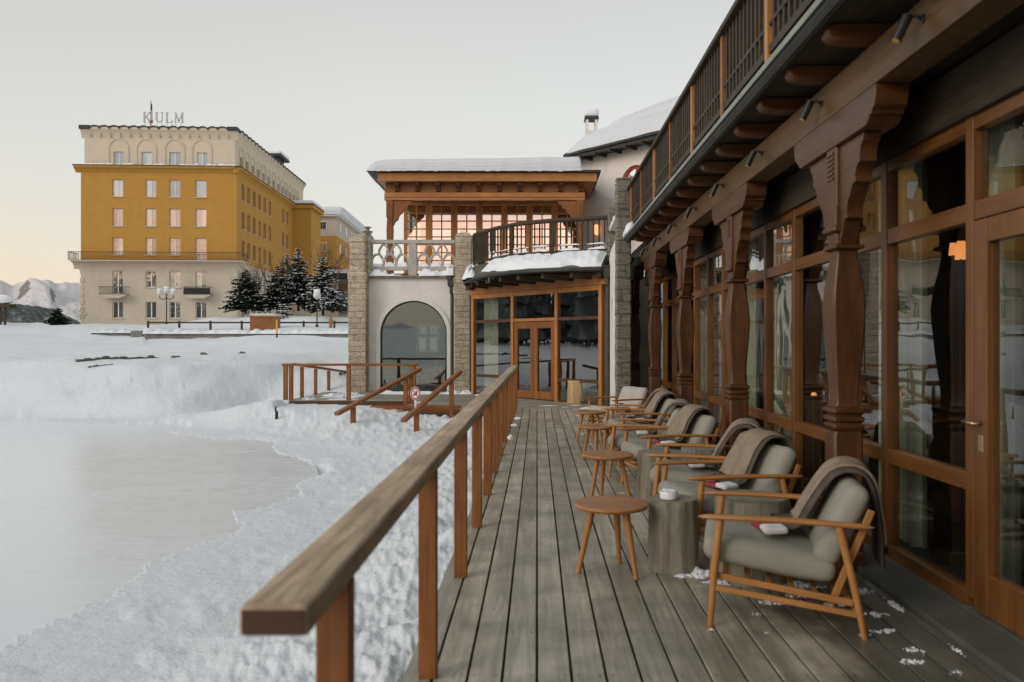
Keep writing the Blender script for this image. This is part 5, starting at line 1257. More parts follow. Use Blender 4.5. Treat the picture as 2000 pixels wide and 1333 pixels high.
# scalloped blocks above, coping and hanging arches
zt = zp + .30
mb = MB(); mb.prism(scallop_poly(-Wd + .95, -.95, N_, zt, zt + .04, .30), lambda a, z, tt: (a, tt, z), AI - .37, AI + .3); mb.build('scalloped_parapet', 'attic', hotel, local=True)
mb = MB()
for k in range(N_):
    for j in range(8):
        t0, t1 = math.pi * j / 8, math.pi * (j + 1) / 8; a = -Wd + .95; w1 = (Wd - 1.9) / N_
        p = (a + w1 * (k + .5 - .5 * math.cos(t0)), zt + .02 + .30 * math.sin(t0)); q = (a + w1 * (k + .5 - .5 * math.cos(t1)), zt + .02 + .30 * math.sin(t1))
        mb.prism([p, q, (q[0], q[1] + .14), (p[0], p[1] + .14)], lambda x, z, tt: (x, tt, z), AI - .46, AI + .32)
mb.box(-Wd - .12, -Wd + .95, AI - .5, AI + 1.2, zt + .02, zt + .42); mb.box(-.95, .12, AI - .5, AI + .5, zt + .02, zt + .42)
NS = 22
for k in range(NS):
    for j in range(6):
        t0, t1 = math.pi * j / 6, math.pi * (j + 1) / 6; w1 = (Dp + 6) / NS; a = .9
        p = (a + w1 * (k + .5 - .5 * math.cos(t0)), zt + .02 + .28 * math.sin(t0)); q = (a + w1 * (k + .5 - .5 * math.cos(t1)), zt + .02 + .28 * math.sin(t1))
        mb.prism([p, q, (q[0], q[1] + .13), (p[0], p[1] + .13)], lambda y, z, tt: (tt, y, z), -AI - .3, -AI + .46)
mb.build('coping', 'slate', hotel, local=True)
mb = MB(); mb.prism(scallop_poly(.9, Dp + 6.9, NS, zt, zt + .04, .28), lambda y, z, tt: (tt, y, z), -AI - .28, -AI + .37); mb.build('scalloped_parapet', 'attic', hotel, local=True)
for k in range(N_ + 1):
    a = -Wd + .95 + (Wd - 1.9) / N_ * k; mb = MB(); mb.box(a - .05, a + .05, AI - .20, AI - .02, zt - .75, zt - .06); mb.build('parapet_rib', 'beige', hotel, local=True)
mb = MB(); 
for k in range(10): clump(mb, (-Wd + .5 + k * 1.6, AI - .0, zt + .42), (-Wd + 2.0 + k * 1.6, AI - .0, zt + .42), .6, .16, k * 3.1, 10, 5)
for k in range(14): clump(mb, (-AI, 1 + k * 2.0, zt + .4), (-AI, 3.0 + k * 2.0, zt + .4), .6, .14, k * 5.1, 10, 5)
mb.build('parapet_snow', 'snowsmall', hotel, local=True, smooth=True)
lb('flat_roof', 'snowroof', (-Wd + .9, -.7, .7, Dp + 7, zt - .2, zt))
# cornice
cor = [(0.002, zC - .2), (-.15, zC - .02), (-.22, zC + .10), (-.5, zC + .25), (-.55, zC + .38), (-.55, zC + .46), (AI - .002, zC + .46)]
mb = MB(); mb.prism([(AI - .001, zC - .2)] + cor, lambda y, z, tt: (tt, y, z), -Wd - .55, .0); mb.prism([(-AI + .001, zC - .2)] + [(-a, z) for a, z in cor], lambda x, z, tt: (x, tt, z), -.4, Dp - .002)
mb.build('cornice', 'ochre', hotel, local=True)
lb('cornice_edge', 'slate', (-Wd - .62, .6, -.62, -.5, zC + .46, zC + .53), (.5, .62, -.5, Dp, zC + .46, zC + .53), (-Wd - .6, .5, -.5, AI - .01, zC + .465, zC + .50))
mb = MB(); 
for a0, a1, s_ in ((-Wd - .5, -12.0, 1), (-12.6, -10.6, 3), (-9.8, -6.9, 2), (-6.0, -3.7, 5), (-3.9, .5, 4)): clump(mb, (a0, -.25, zC + .50), (a1, -.25, zC + .50), .6, .22, s_, 24, 6)
clump(mb, (.25, 0, zC + .53), (.25, Dp - .5, zC + .53), .6, .18, 9, 60, 6)
mb.build('cornice_snow', 'snowsmall', hotel, local=True, smooth=True)
# long balcony
zS = zz(511)
mb = MB(); mb.prism([(0, zS - .9), (-.10, zS - .6), (-.30, zS - .3), (-.75, zS - .12), (-.95, zS - .1), (-.95, zS), (0, zS)], lambda y, z, tt: (tt, y, z), -Wd - .7, .9); mb.build('balcony_slab', 'beige', hotel, local=True)
mb = MB(); mb.prism([(0.01, zS - .9), (.10, zS - .6), (.30, zS - .3), (.75, zS - .12), (.95, zS - .1), (.95, zS - .004), (0.01, zS - .004)], lambda x, z, tt: (x, tt, z), .0, 1.4); mb.build('balcony_return', 'beige', hotel, local=True)
mb = MB(); mb.prism([(-Wd - .002, zS - 1.6), (-Wd - .15, zS - 1.0), (-Wd - .35, zS - .5), (-Wd - .8, zS - .12), (-Wd - .95, zS - .1), (-Wd - .95, zS - .004), (-Wd - .002, zS - .004)], lambda x, z, tt: (x, tt, z), .0, 1.4); mb.build('balcony_return', 'beige', hotel, local=True)
rl = MB(); rl.box(-Wd - .9, .9, -.92, -.87, zS + .83, zS + .89); rl.box(-Wd - .9, .9, -.91, -.88, zS + .06, zS + .09); rl.box(.86, .90, -.87, 1.3, zS + .83, zS + .89); rl.box(-Wd - .9, -Wd - .86, -.87, 1.3, zS + .83, zS + .89); rl = rl.build('balcony_railing', 'iron', hotel, local=True)
mb = MB(); x = -Wd - .88
while x < .9: mb.box(x - .014, x + .014, -.905, -.885, zS, zS + .83); x += .19
y = -.8
while y < 1.3: mb.box(.87, .89, y - .014, y + .014, zS, zS + .83); mb.box(-Wd - .89, -Wd - .87, y - .014, y + .014, zS, zS + .83); y += .16
mb.build('railing_bars', 'iron', rl, local=True)
for px0, px1, nm in ((205, 257, 0), (365, 416, 1)):
    x0, x1 = hx(px0), hx(px1); zc0 = zz(577)
    mb = MB(); mb.prism([(x0, zc0), (x1, zc0), (x1 - .1, zc0 - .12), (x1 - .7, zc0 - .4), (x0 + .7, zc0 - .4), (x0 + .1, zc0 - .12)], lambda a, z, tt: (a, tt, z), -.8, -.002); sb = mb.build('small_balcony', 'beige', hotel, local=True)
    mb = MB()
    for zq in (zc0 + .02, zc0 + .80): mb.box(x0, x1, -.78, -.74, zq, zq + .05); mb.box(x0, x0 + .04, -.74, 0, zq, zq + .05); mb.box(x1 - .04, x1, -.74, 0, zq, zq + .05)
    x = x0 + .1
    while x < x1: mb.box(x - .012, x + .012, -.77, -.75, zc0 + .07, zc0 + .80); x += .12
    mb.box(x0 + .01, x1 - .01, -.735, -.725, zc0 + .08, zc0 + .72)if nm == 1 else None
    mb.build('small_railing', 'iron', sb, local=True)
# quoins
mb = MB()
for k in range(12):
    z = zb0 + .8 + k * .8
    if z < zS - 2: mb.box(-Wd - .09, -Wd + .35, -.06, .35, z, z + .52)
mb.build('quoins', 'beige', hotel, local=True, bevel=.05)
lb('string_course', 'beige', (-Wd + .4, -.3, -.03, -.001, zS - 1.15, zS - 1.09))
# projecting wing at the far end
lb('wing_block', 'ochre', (.0, 2.5, Dp + .2, Dp + 6, zA, zC - .0)); lb('wing_lower', 'beige', (-.02, 2.56, Dp + .14, Dp + 6.06, zA, zB))
lb('wing_cornice', 'ochre', (-.05, 2.9, Dp - .15, Dp + 6.3, zC + .002, zC + .5)); lb('wing_edge', 'slate', (-.05, 3.0, Dp - .25, Dp + 6.4, zC + .502, zC + .60))
mb = MB(); mb.rbox((1.4, Dp + 3, zC + .85), (3.2, 6.6, .55), .24, 8); mb.build('wing_snow', 'snowsmall', hotel, local=True, smooth=True)
lb('roof_turret', 'slate', (-2.3, -.3, 17.0, 20.0, zt, zt + 1.2), (-2.9, .3, 16.4, 20.6, zt + 1.2, zt + 1.5))
mb = MB(); mb.rbox((-1.3, 18.5, zt + 1.7), (3.2, 4.3, .5), .22, 8); mb.build('turret_snow', 'snowsmall', hotel, local=True, smooth=True)
# balcony furniture reads as a dark group
# ------- rooftop sign
sign = thing('rooftop_sign', 'large pale serif letters spelling KULM on thin supports on the hotel roof', 'sign', (-32.44, 86.0, HZ), HR)
zL0, zL1 = zz(236), zz(217); xl0 = hx(276)
segs = {'K': [((.10, 0), (.10, 1), .15), ((.0, .0), (.26, .0), .05), ((.0, 1), (.26, 1), .05), ((.13, .42), (.62, .98), .07), ((.28, .55), (.66, .02), .15), ((.5, 1), (.78, 1), .05), ((.5, 0), (.84, 0), .05)],
        'U': [((.12, 1), (.12, .28), .15), ((.12, .28), (.22, .07), .12), ((.22, .07), (.42, .01), .09), ((.42, .01), (.60, .08), .07), ((.60, .08), (.68, .28), .06), ((.68, .28), (.68, 1), .06), ((.0, 1), (.28, 1), .05), ((.54, 1), (.82, 1), .05)],
        'L': [((.12, 0), (.12, 1), .15), ((.0, 1), (.28, 1), .05), ((.0, 0), (.62, 0), .05), ((.60, 0), (.66, .24), .06)],
        'M': [((.10, 0), (.14, 1), .06), ((.12, .98), (.46, .04), .15), ((.46, .04), (.80, .98), .06), ((.82, 0), (.80, 1), .15), ((.0, 0), (.24, 0), .05), ((.68, 0), (.98, 0), .05), ((.02, 1), (.2, 1), .05), ((.78, 1), (.98, 1), .05)]}
Hh = zL1 - zL0; cur = xl0
for chn, adv in (('K', 23), ('U', 20), ('L', 16.5), ('M', 26)):
    mb = MB(); sc_ = Hh
    for k, ((a, c), (e, f), wd) in enumerate(segs[chn]):
        p = Vector((cur + a * sc_, 1.0 + .004 * k, zL0 + c * Hh)); q = Vector((cur + e * sc_, 1.0 + .004 * k, zL0 + f * Hh)); mb.bar(p, q, .12, wd * sc_ * 1.05, up=(0, 0, 1) if abs((q - p).normalized().z) < .9 else (1, 0, 0))
    for a in (.12, .6): mb.tube([(cur + a * sc_, 1.1, zt), (cur + a * sc_, 1.1, zL0)], .03, 5)
    mb.build('letter', 'letter', sign, local=True); cur += adv / 1556 * 86
fl = thing('flag', 'limp red and white flag hanging on a pole in front of the rooftop letters', 'flag', (-32.44, 86.0, HZ), HR)
fx = hx(295.5)
mb = MB(); mb.tube([(fx, .3, zt - .3), (fx, .3, zz(197))], [.05, .03], 6); mb.build('pole', 'bark', fl, local=True)
mb = MB(); mb.grid(14, 16, lambda u, v: (fx + .03 + (.12 + .42 * v) * u * (1 if v < .95 else .8) - .35 * v * u * u, .3 - .05 * math.sin(u * 12) - .04, zz(203) - (zz(203) - zz(243)) * (v * .97 + .03 * u))); 
mfl, tfl, pfl = mat('flag_cloth'); Nf = NT(mfl); spf = Nf.n('ShaderNodeSeparateXYZ'); Nf.put(spf.inputs[0], Nf.coord()); 
za, zb_ = zz(217), zz(236)
Nf.put(pfl.inputs['Base Color'], Nf.mix(Nf.math('MULTIPLY', Nf.math('GREATER_THAN', spf.outputs[2], zb_), Nf.math('LESS_THAN', spf.outputs[2], za)), (.45, .03, .05), (.6, .58, .6))); pfl.inputs['Roughness'].default_value = .9
mb.build('flag_cloth', mfl, fl, local=True, smooth=True)
sh = MB()
for k in range(14): pass

# ------- second hotel building further away
ann = thing('hotel_annex', 'smaller cream and yellow hotel wing far behind the conifers', 'building', (PX(607, 125), 125, 3.0), HR)
def z2(py): return PZ(py, 125) - 3.0
def x2(px): return (px - 607) / 1556 * 125
zt2, zm2 = z2(420), z2(461)
W2 = x2(657); D2 = 33
def lb2(name, m, *bx, bevel=0):
    mb = MB()
    for q in bx: mb.box(*q)
    return mb.build(name, m, ann, local=True, bevel=bevel)
lb2('upper_wall', 'beige', (0, W2, 0, D2, zm2, zt2)); lb2('middle_wall', 'ochre', (.02, W2 - .02, .02, D2 - .02, z2(520), zm2)); lb2('lower_wall', 'beige', (0, W2 + .3, -.3, D2, -3, z2(545)))
lb2('roof', 'snowroof', (-.8, W2 + .8, -.8, D2 + .5, zt2, zt2 + .6)); lb2('eave', 'trimwhite', (-.6, W2 + .6, -.6, D2 + .3, zt2 - .25, zt2 - .002))
mb = MB(); mb.rbox((W2 / 2 + .8, D2 / 2 + 1, zt2 + 1.2), (W2 - .5, D2 - 3, 1.4), .5, 8); mb.build('upper_snow', 'snowroof', ann, local=True, smooth=True)
lb2('porch_roof', 'slate', (W2 - 2, W2 + 7, -3, 3, z2(545), z2(537))); lb2('porch_snow', 'snowroof', (W2 - 2.2, W2 + 7.2, -3.2, 3.2, z2(537) + .005, z2(530)))
for px, py0, py1 in ((630, 433, 449), (630, 474, 492)):
    f = lb2('window', 'trimwhite', (x2(px - 8), x2(px + 8), -.08, -.005, z2(py1), z2(py0)))
    mb = MB(); mb.box(x2(px - 6.5), x2(px - .5), -.12, -.085, z2(py1) + .1, z2(py0) - .1); mb.box(x2(px + .5), x2(px + 6.5), -.12, -.085, z2(py1) + .1, z2(py0) - .1); mb.build('pane', 'hotelpane', f, local=True)
for rowz in ((432, 449), (474, 492)):
    for k in range(6):
        y = 2.5 + 5 * k; mb = MB(); mb.box(W2 - .02, W2 + .06, y - .6, y + .6, z2(rowz[1]), z2(rowz[0])); mb.build('window', 'hotelpane', ann, local=True)
for rowp in ((560, 610),):
    for a in range(3): mb = MB(); mb.box(W2 + .5 + a * 2.2, W2 + 2.2 + a * 2.2, -.1, 0.4, z2(612), z2(556)); mb.build('glass_door', 'hotelpane', ann, local=True)
lb2('annex_terrace', 'beige', (W2 + .3, W2 + 9, .4, 10, -3, z2(545) - .01))
# stone chimney by the annex
ch2 = thing('ornate_chimney', 'small grey ornate stone chimney beside the far hotel wing', 'chimney', (PX(718, 60), 60, 3))
mb = MB(); x, y = PX(718, 60), 60
mb.box(x - .35, x + .35, y - .35, y + .35, 2, PZ(462, 60)); mb.build('stack', 'greystone', ch2)
mb = MB(); mb.lathe((x, y, PZ(462, 60)), [(.22, 0), (.22, .25), (.38, .3), (.38, .38), (.15, .42), (.13, .6), (.28, .63), (.28, .7), (.05, .75)], 12); mb.build('chimney_pot', 'greystone', ch2, smooth=False)

# ================================================================== GARDEN THINGS
def lantern(x, y, zb, h, arms, label, group=None):
    t = thing('street_lamp', label, 'street lamp', (x, y, zb), group=group)
    mb = MB(); mb.lathe((x, y, zb), [(.14, 0), (.14, .3), (.07, .4), (.055, .5), (.05, h), (.09, h + .02), (.09, h + .1)], 10); mb.build('pole', 'iron', t)
    if arms:
        for dx in (-.62, 0, .62):
            zt_ = h + (.15 if dx == 0 else -.02)
            if dx: mb = MB(); mb.tube([(x, y, zb + h - .25), (x + dx * .5, y, zb + h - .42), (x + dx, y, zb + h - .25), (x + dx, y, zb + zt_ - .02)], .04, 6); mb.build('arm', 'iron', t)
            mb = MB(); mb.lathe((x + dx, y, zb + zt_), [(.1, 0), (.22, .12), (.24, .26), (.18, .40), (.05, .48)], 12); mb.build('globe', 'globe', t, smooth=True)
            mb = MB(); mb.rbox((x + dx, y, zb + zt_ + .50), (.40, .40, .22), .1, 6); mb.build('snow_cap', 'snowsmall', t, smooth=True)
    else:
        mb = MB(); mb.lathe((x, y, zb + h), [(.1, 0), (.28, .15), (.33, .35), (.25, .6), (.05, .72)], 14); mb.build('globe', 'globe', t, smooth=True)
        mb = MB(); mb.rbox((x, y, zb + h + .68), (.5, .5, .3), .14, 6); mb.build('snow_cap', 'snowsmall', t, smooth=True)
lantern(PX(325, 72), 72, 2.9, PZ(580, 72) - 2.9 + .15, True, 'dark three-armed street lamp with snow caps before the hotel front', 'garden lamps')
lantern(PX(619, 67), 67, 2.6, PZ(585, 67) - 2.6, False, 'single globe street lamp with snow cap at the foot of the conifers', 'garden lamps')
# low rail fence
t = thing('garden_fence', 'long dark low rail fence on the snowy terrace before the hotel', 'fence', (PX(490, 66), 66, 2.6))
mb = MB(); mb.bar((PX(288, 66), 66, PZ(630.5, 66)), (PX(700, 66), 66, PZ(630.5, 66)), .12, .13); mb.build('rail', 'darkX', t)
for px in (289, 350, 411, 472, 541, 593, 653, 690):
    mb = MB(); x = PX(px, 66); mb.box(x - .07, x + .07, 65.92, 66.08, 2.2, PZ(627, 66)); mb.build('post', 'darkZ', t)
t = thing('retaining_wall', 'low grey stone wall topped with snow below the dark rail fence', 'wall', (PX(500, 57.9), 57.9, 1.7))
mb = MB(); mb.box(PX(283, 57.9), PX(710, 57.9), 57.7, 58.1, 1.2, PZ(652.0, 57.9)); mb.build('masonry', 'wallstone', t)
mb = MB(); clump(mb, (PX(283, 57.9), 58.1, PZ(652.2, 57.9)), (PX(712, 57.9), 58.1, PZ(652.2, 57.9)), 1.2, .28, 4, 120, 6, taper=False); mb.build('snow_cap', 'snow', t, smooth=True)
t = thing('stone_curb', 'short grey stone curb poking from the snow left of the retaining wall', 'wall', (PX(230, 60), 60, 1.9))
mb = MB(); mb.box(PX(178, 60), PX(262, 60), 60, 60.4, 1.5, PZ(650.5, 60)); mb.box(PX(262, 60), PX(282, 60), 59.5, 60.4, 1.5, PZ(646.5, 60)); mb.build('masonry', 'wallstone', t)
mb = MB(); clump(mb, (PX(176, 60), 60.3, PZ(650.5, 60)), (PX(264, 60), 60.3, PZ(650.5, 60)), 1.0, .22, 4, 40, 6); mb.build('snow_cap', 'snow', t, smooth=True)
t = thing('rubble_edge', 'long dark stone edging bared along the crest of the snow bank', 'stone edging', (PX(225, 24), 24, .9))
def rough_box(mb, p, q, w, h, seed):
    p = Vector(p); q = Vector(q); n = 30; d = (q - p).normalized(); s = d.cross(Vector((0, 0, 1)))
    mb.grid(n, 5, lambda u, v: p.lerp(q, u) + s * (w / 2 * (1 if v in (0, .25) else -1)) * (1 if v < 1 else 1) + Vector((0, 0, h * (1 if v in (.25, .5) else -1) * (1 + .7 * mnoise.noise(Vector((u * (q - p).length * 2, seed, 0)))) * (min(1, 8 * u + .1) * min(1, 8 * (1 - u) + .1)))) if v < 1 else p.lerp(q, u) + s * (w / 2) - Vector((0, 0, h)))
za_ = tz(PX(150, 22.6), 22.6); zb_2 = tz(PX(308, 27.2), 27.2)
def strip(mb, q0, q1, th, seed):
    for k in range(40):
        f0, f1 = k / 40, (k + 1) / 40; x0_, y0_ = q0[0] + (q1[0] - q0[0]) * f0, q0[1] + (q1[1] - q0[1]) * f0; x1_, y1_ = q0[0] + (q1[0] - q0[0]) * f1, q0[1] + (q1[1] - q0[1]) * f1
        h_ = th * (.55 + .9 * mnoise.noise(Vector((k * .35, seed, 0)))) 
        if h_ > .01: mb.bar((x0_, y0_, tz(x0_, y0_) + h_ * .4), (x1_, y1_, tz(x1_, y1_) + h_ * .4), .12, h_ * 1.6)
mb = MB(); strip(mb, (PX(150, 23.2), 23.2), (PX(308, 26.0), 26.0), .085, 2); mb.build('masonry', 'dirtstone', t)
mb = MB(); strip(mb, (PX(172, 22.8), 22.8), (PX(220, 23.1), 23.1), .03, 5); mb.build('loose_stone', 'dirtstone', t)
for px, py, Y_, w_ in ((345, 694, 27.5, 8), (399, 690, 28.5, 6), (474, 684, 29, 5)):
    t = thing('boulder', {345: 'dark flat stone showing through the snow right of the long edging', 399: 'tiny dark stone showing in the snow mid-bank', 474: 'small dark stone by the short stake on the bank'}[px], 'stone', (PX(px, Y_), Y_, PZ(py, Y_)))
    mb = MB(); zt0 = tz(PX(px, Y_), Y_); mb.rbox((PX(px, Y_), Y_, zt0 + .0), (w_ * 2 / 1556 * Y_, .3, .09), .03, 6, amp=.05); mb.build('stone', 'dirtstone', t)
# wooden box, marker, stakes
t = thing('wooden_bin_shelter', 'low brown wooden box with a flat roof beside the rail fence', 'shelter', (PX(514, 64), 64, 2.6))
x0, x1 = PX(488, 64), PX(538, 64)
mb = MB(); mb.box(x0, x1, 64, 65.2, 2.4, PZ(618.5, 64)); mb.build('body', 'railX', t)
mb = MB(); mb.box(x0 - .12, x1 + .12, 63.85, 65.4, PZ(618.5, 64), PZ(615.5, 64)); mb.build('roof', 'greyX', t)
mb = MB(); mb.rbox(((x0 + x1) / 2, 64.7, PZ(614.5, 64)), (x1 - x0 + .1, 1.4, .12), .05, 6); mb.build('snow_cap', 'snowsmall', t, smooth=True)
t = thing('snow_marker_pole', 'yellow and black snow marker pole in front of the retaining wall', 'pole', (PX(540.5, 43), 43, PZ(668, 43)))
x = PX(540.5, 43); mb = MB(); mb.tube([(x, 43, PZ(668, 43) - .5), (x, 43, PZ(652, 43))], .05, 8); mb.build('black_section', 'iron', t)
mb = MB(); mb.tube([(x, 43, PZ(652, 43)), (x, 43, PZ(625, 43))], .05, 8); mb.build('yellow_section', 'yellow', t)
t = thing('wooden_stake', 'short brown wooden stake on top of the snow bank', 'stake', (PX(467, 29), 29, PZ(705, 29))); x = PX(467, 29)
mb = MB(); mb.box(x - .05, x + .05, 28.95, 29.05, PZ(705, 29) - .3, PZ(690, 29)); mb.build('stake', 'greyZ', t)
t = thing('dark_ground_spike', 'small dark curved spike in the snow beside the platform railing', 'stake', (PX(539, 17.6), 17.6, -.2)); x = PX(539, 17.6)
mb = MB(); mb.tube([(x + .01, 17.6, PZ(812, 17.6) - .15), (x + .015, 17.6, PZ(806, 17.6)), (x - .015, 17.6, PZ(800, 17.6)), (x, 17.6, PZ(794.5, 17.6))], [.035, .035, .02, .022], 8); mb.build('spike', 'iron', t)
t = thing('carved_post', 'small ochre wooden post standing against the rail fence', 'post', (PX(646, 65), 65, 2.8)); x = PX(646, 65)
mb = MB(); mb.lathe((x, 65, 2.5), [(.1, 0), (.16, .2), (.12, .45), (.17, .6), (.15, .85), (.06, .95), (.1, 1.05), (.05, 1.15)], 10); mb.build('post', 'ochrewood', t)
# kiosk at the left edge
t = thing('open_pavilion', 'dark open shelter with thick snow on its flat roof at the left edge', 'shelter', (PX(5, 75), 75.5, 2.9))
xr = PX(31, 76)
mb = MB(); mb.box(xr - 9, xr, 75, 76, PZ(601, 75), PZ(594, 75)); mb.build('roof', 'darkX', t)
mb = MB(); mb.rbox((xr - 4.6, 75.5, PZ(585, 75)), (9, 1.1, .9), .40, 10, amp=.08); mb.build('roof_snow', 'snowsmall', t, smooth=True)
for px in (1, 10.0, -60):
    x = PX(px, 75.4); mb = MB(); mb.box(x - .09, x + .09, 75.3, 75.42, 2.0, PZ(600, 75)); mb.build('post', 'darkZ', t)
mb = MB(); mb.box(PX(-60, 75.4), PX(10, 75.4), 75.33, 75.39, PZ(612, 75), PZ(609, 75)); mb.build('cross_rail', 'darkX', t)

# ================================================================== TREES
def conifer(name, label, x, y, zb, h, rb, seed, snow=.5, mt='needle', group=None, dens=1.0, lean=0):
    t = thing(name, label, 'tree', (x, y, zb), group=group); rn = random.Random(seed)
    mb = MB(); mb.tube([(x, y, zb - .4), (x + lean * h * .5, y, zb + h * .5), (x + lean * h, y, zb + h)], [h * .025, h * .015, .01], 7); mb.build('trunk', 'bark', t)
    cr = MB(); sn_ = MB(); nl = int(h * 4.2 * dens)
    for L in range(nl):
        f = .06 + .92 * L / nl; zc = zb + h * f; rr_ = rb * (1 - f) ** .85 * rn.uniform(.75, 1.12) + .08; nb = max(4, int(9 * (1 - f) + 4))
        for k in range(nb):
            a = rn.uniform(0, 6.283); rl_ = rr_ * rn.uniform(.65, 1.1); dr_ = rn.uniform(-.05, .28) * rl_ - f * .25 * rl_
            base = Vector((x + lean * h * f, y, zc)); tip = base + Vector((math.cos(a) * rl_, math.sin(a) * rl_, -dr_)); side = Vector((-math.sin(a), math.cos(a), 0))
            m_ = max(3, int(rl_ / .16))
            for q in range(m_):
                s0 = (q + .3) / m_; c = base.lerp(tip, s0); wq = rl_ * .30 * (1 - s0 * .75) + .05; ln = rl_ / m_ * 1.9
                for sg in (-1, 1):
                    e = c + side * sg * wq * rn.uniform(.6, 1.2) + (tip - base).normalized() * ln * rn.uniform(.3, .9) + Vector((0, 0, rn.uniform(-.12, .05) * wq * 2))
                    wv_ = .045 + .05 * rl_
                    cr.add([c - (tip - base).normalized() * wv_, c + (tip - base).normalized() * wv_, e + Vector((0, 0, .01))], [(0, 1, 2)])
                    cr.add([c + Vector((0, 0, wv_ * .7)), c - Vector((0, 0, wv_ * .7)), e], [(0, 1, 2)])
                    if rn.random() < snow * (.25 + .75 * s0):
                        hp = (c + e) / 2 + Vector((0, 0, .03)); sr = rn.uniform(.035, .10) * (1 + rl_ * .35)
                        dd_ = (e - c).normalized() * sr * 1.5; pp = side.cross(Vector((0, 0, 1))) * sr
                        sn_.add([hp - dd_, hp + pp, hp + dd_, hp - pp, hp + Vector((0, 0, sr * .55)), hp - Vector((0, 0, sr * .25))], [(0, 1, 4), (1, 2, 4), (2, 3, 4), (3, 0, 4), (1, 0, 5), (2, 1, 5), (3, 2, 5), (0, 3, 5)])
    cr.build('crown', mt, t)
    if sn_.v: sn_.build('crown_snow', 'snowsmall', t, smooth=True)
    return t
def py_tree(px, pyb, pyt, Y): return PX(px, Y), PZ(pyb, Y), (pyb - pyt) * Y / 1556
for (px, pyb, pyt, Y, rb, sd, sn__, lb_) in [
    (583, 600, 482, 76, 2.3, 1, .45, 'tallest dark conifer with a snowy tip in the middle of the clump'),
    (561, 592, 494, 77, 2.1, 2, .5, 'dark conifer with heavy snow on top, left of the tallest one'),
    (631, 608, 500, 73, 2.5, 3, .45, 'dark conifer with layered snowy boughs right of the tallest, by the pillar'),
    (480, 606, 522, 73, 2.6, 4, .16, 'rounded dark conifer at the left end of the clump'),
    (541, 603, 515, 76, 1.9, 5, .18, 'thin dark conifer half hidden among bare branches'),
    (648, 604, 560, 70, 1.8, 8, .45, 'low snowy conifer bush at the right edge beside the stone pillar'),
    (552, 622, 592, 70, 1.0, 9, .6, 'small snow-clumped conifer low on the mound above the wooden box')]:
    x, zb, h = py_tree(px, pyb, pyt, Y); conifer('conifer_tree' if h > 2.4 else 'conifer_bush', lb_, x, Y, zb, h, rb, sd, sn__, group='conifers on the snowy mound', dens=1.3)
x, zb, h = py_tree(113, 637, 600, 82); conifer('fir_tree', 'small dark fir standing alone at the left of the hotel', x, 82, zb, h, 1.5, 21, .03, dens=2.2)
def bare(label, x, y, zb, h, seed, spread=.5, group=None, r0=.07, name='bare_tree', levels=5):
    t = thing(name, label, 'tree', (x, y, zb), group=group); rn = random.Random(seed); mb = MB(); tr_ = MB()
    def br(p, d, L, r, lv, mbx):
        q = p + d * L; mbx.tube([p, (p + q) / 2 + Vector((rn.uniform(-1, 1), rn.uniform(-1, 1), 0)) * L * .05, q], [r, r * .85, r * .65], 4, cap=False)
        if lv == 0: return
        for k in range(rn.choice([2, 3, 3])):
            nd = (d + Vector((rn.gauss(0, spread), rn.gauss(0, spread), rn.uniform(-.05, .3)))).normalized(); br(q if k else p.lerp(q, rn.uniform(.5, .95)), nd, L * rn.uniform(.6, .85), r * .62, lv - 1, mb)
    br(Vector((x, y, zb - .3)), Vector((0, 0, 1)), h * .28, r0, levels, tr_)
    tr_.build('trunk', 'bark', t); mb.build('branches', 'twig', t); return t
for k, (px, pyb, h, Y, lb_) in enumerate([(505, 600, 5.4, 78, 'bare leafless tree behind the rounded conifer, left of clump'), (527, 600, 5.8, 79, 'bare leafless tree between the two left conifers'), (492, 603, 4.6, 74, 'bare leafless tree in front of the rounded conifer at the clump left'), (548, 598, 6.4, 75, 'bare leafless tree crossing the thin conifer'), (470, 602, 4.2, 77, 'leftmost bare leafless tree behind the clump'), (637, 600, 9.5, 84, 'tall bare tree in front of the yellow hotel wing'), (655, 600, 8.0, 86, 'bare tree rising close to the stone pillar before the far wing')]):
    bare(lb_, PX(px, Y), Y, PZ(pyb, Y), h, 31 + k, .42, 'bare trees behind the conifers', r0=.085)
bare('leafless shrub between the small fir and the hotel corner', PX(150, 84), 84, PZ(634, 84), 2.4, 77, .7, None, .04, 'bare_shrub', 5)
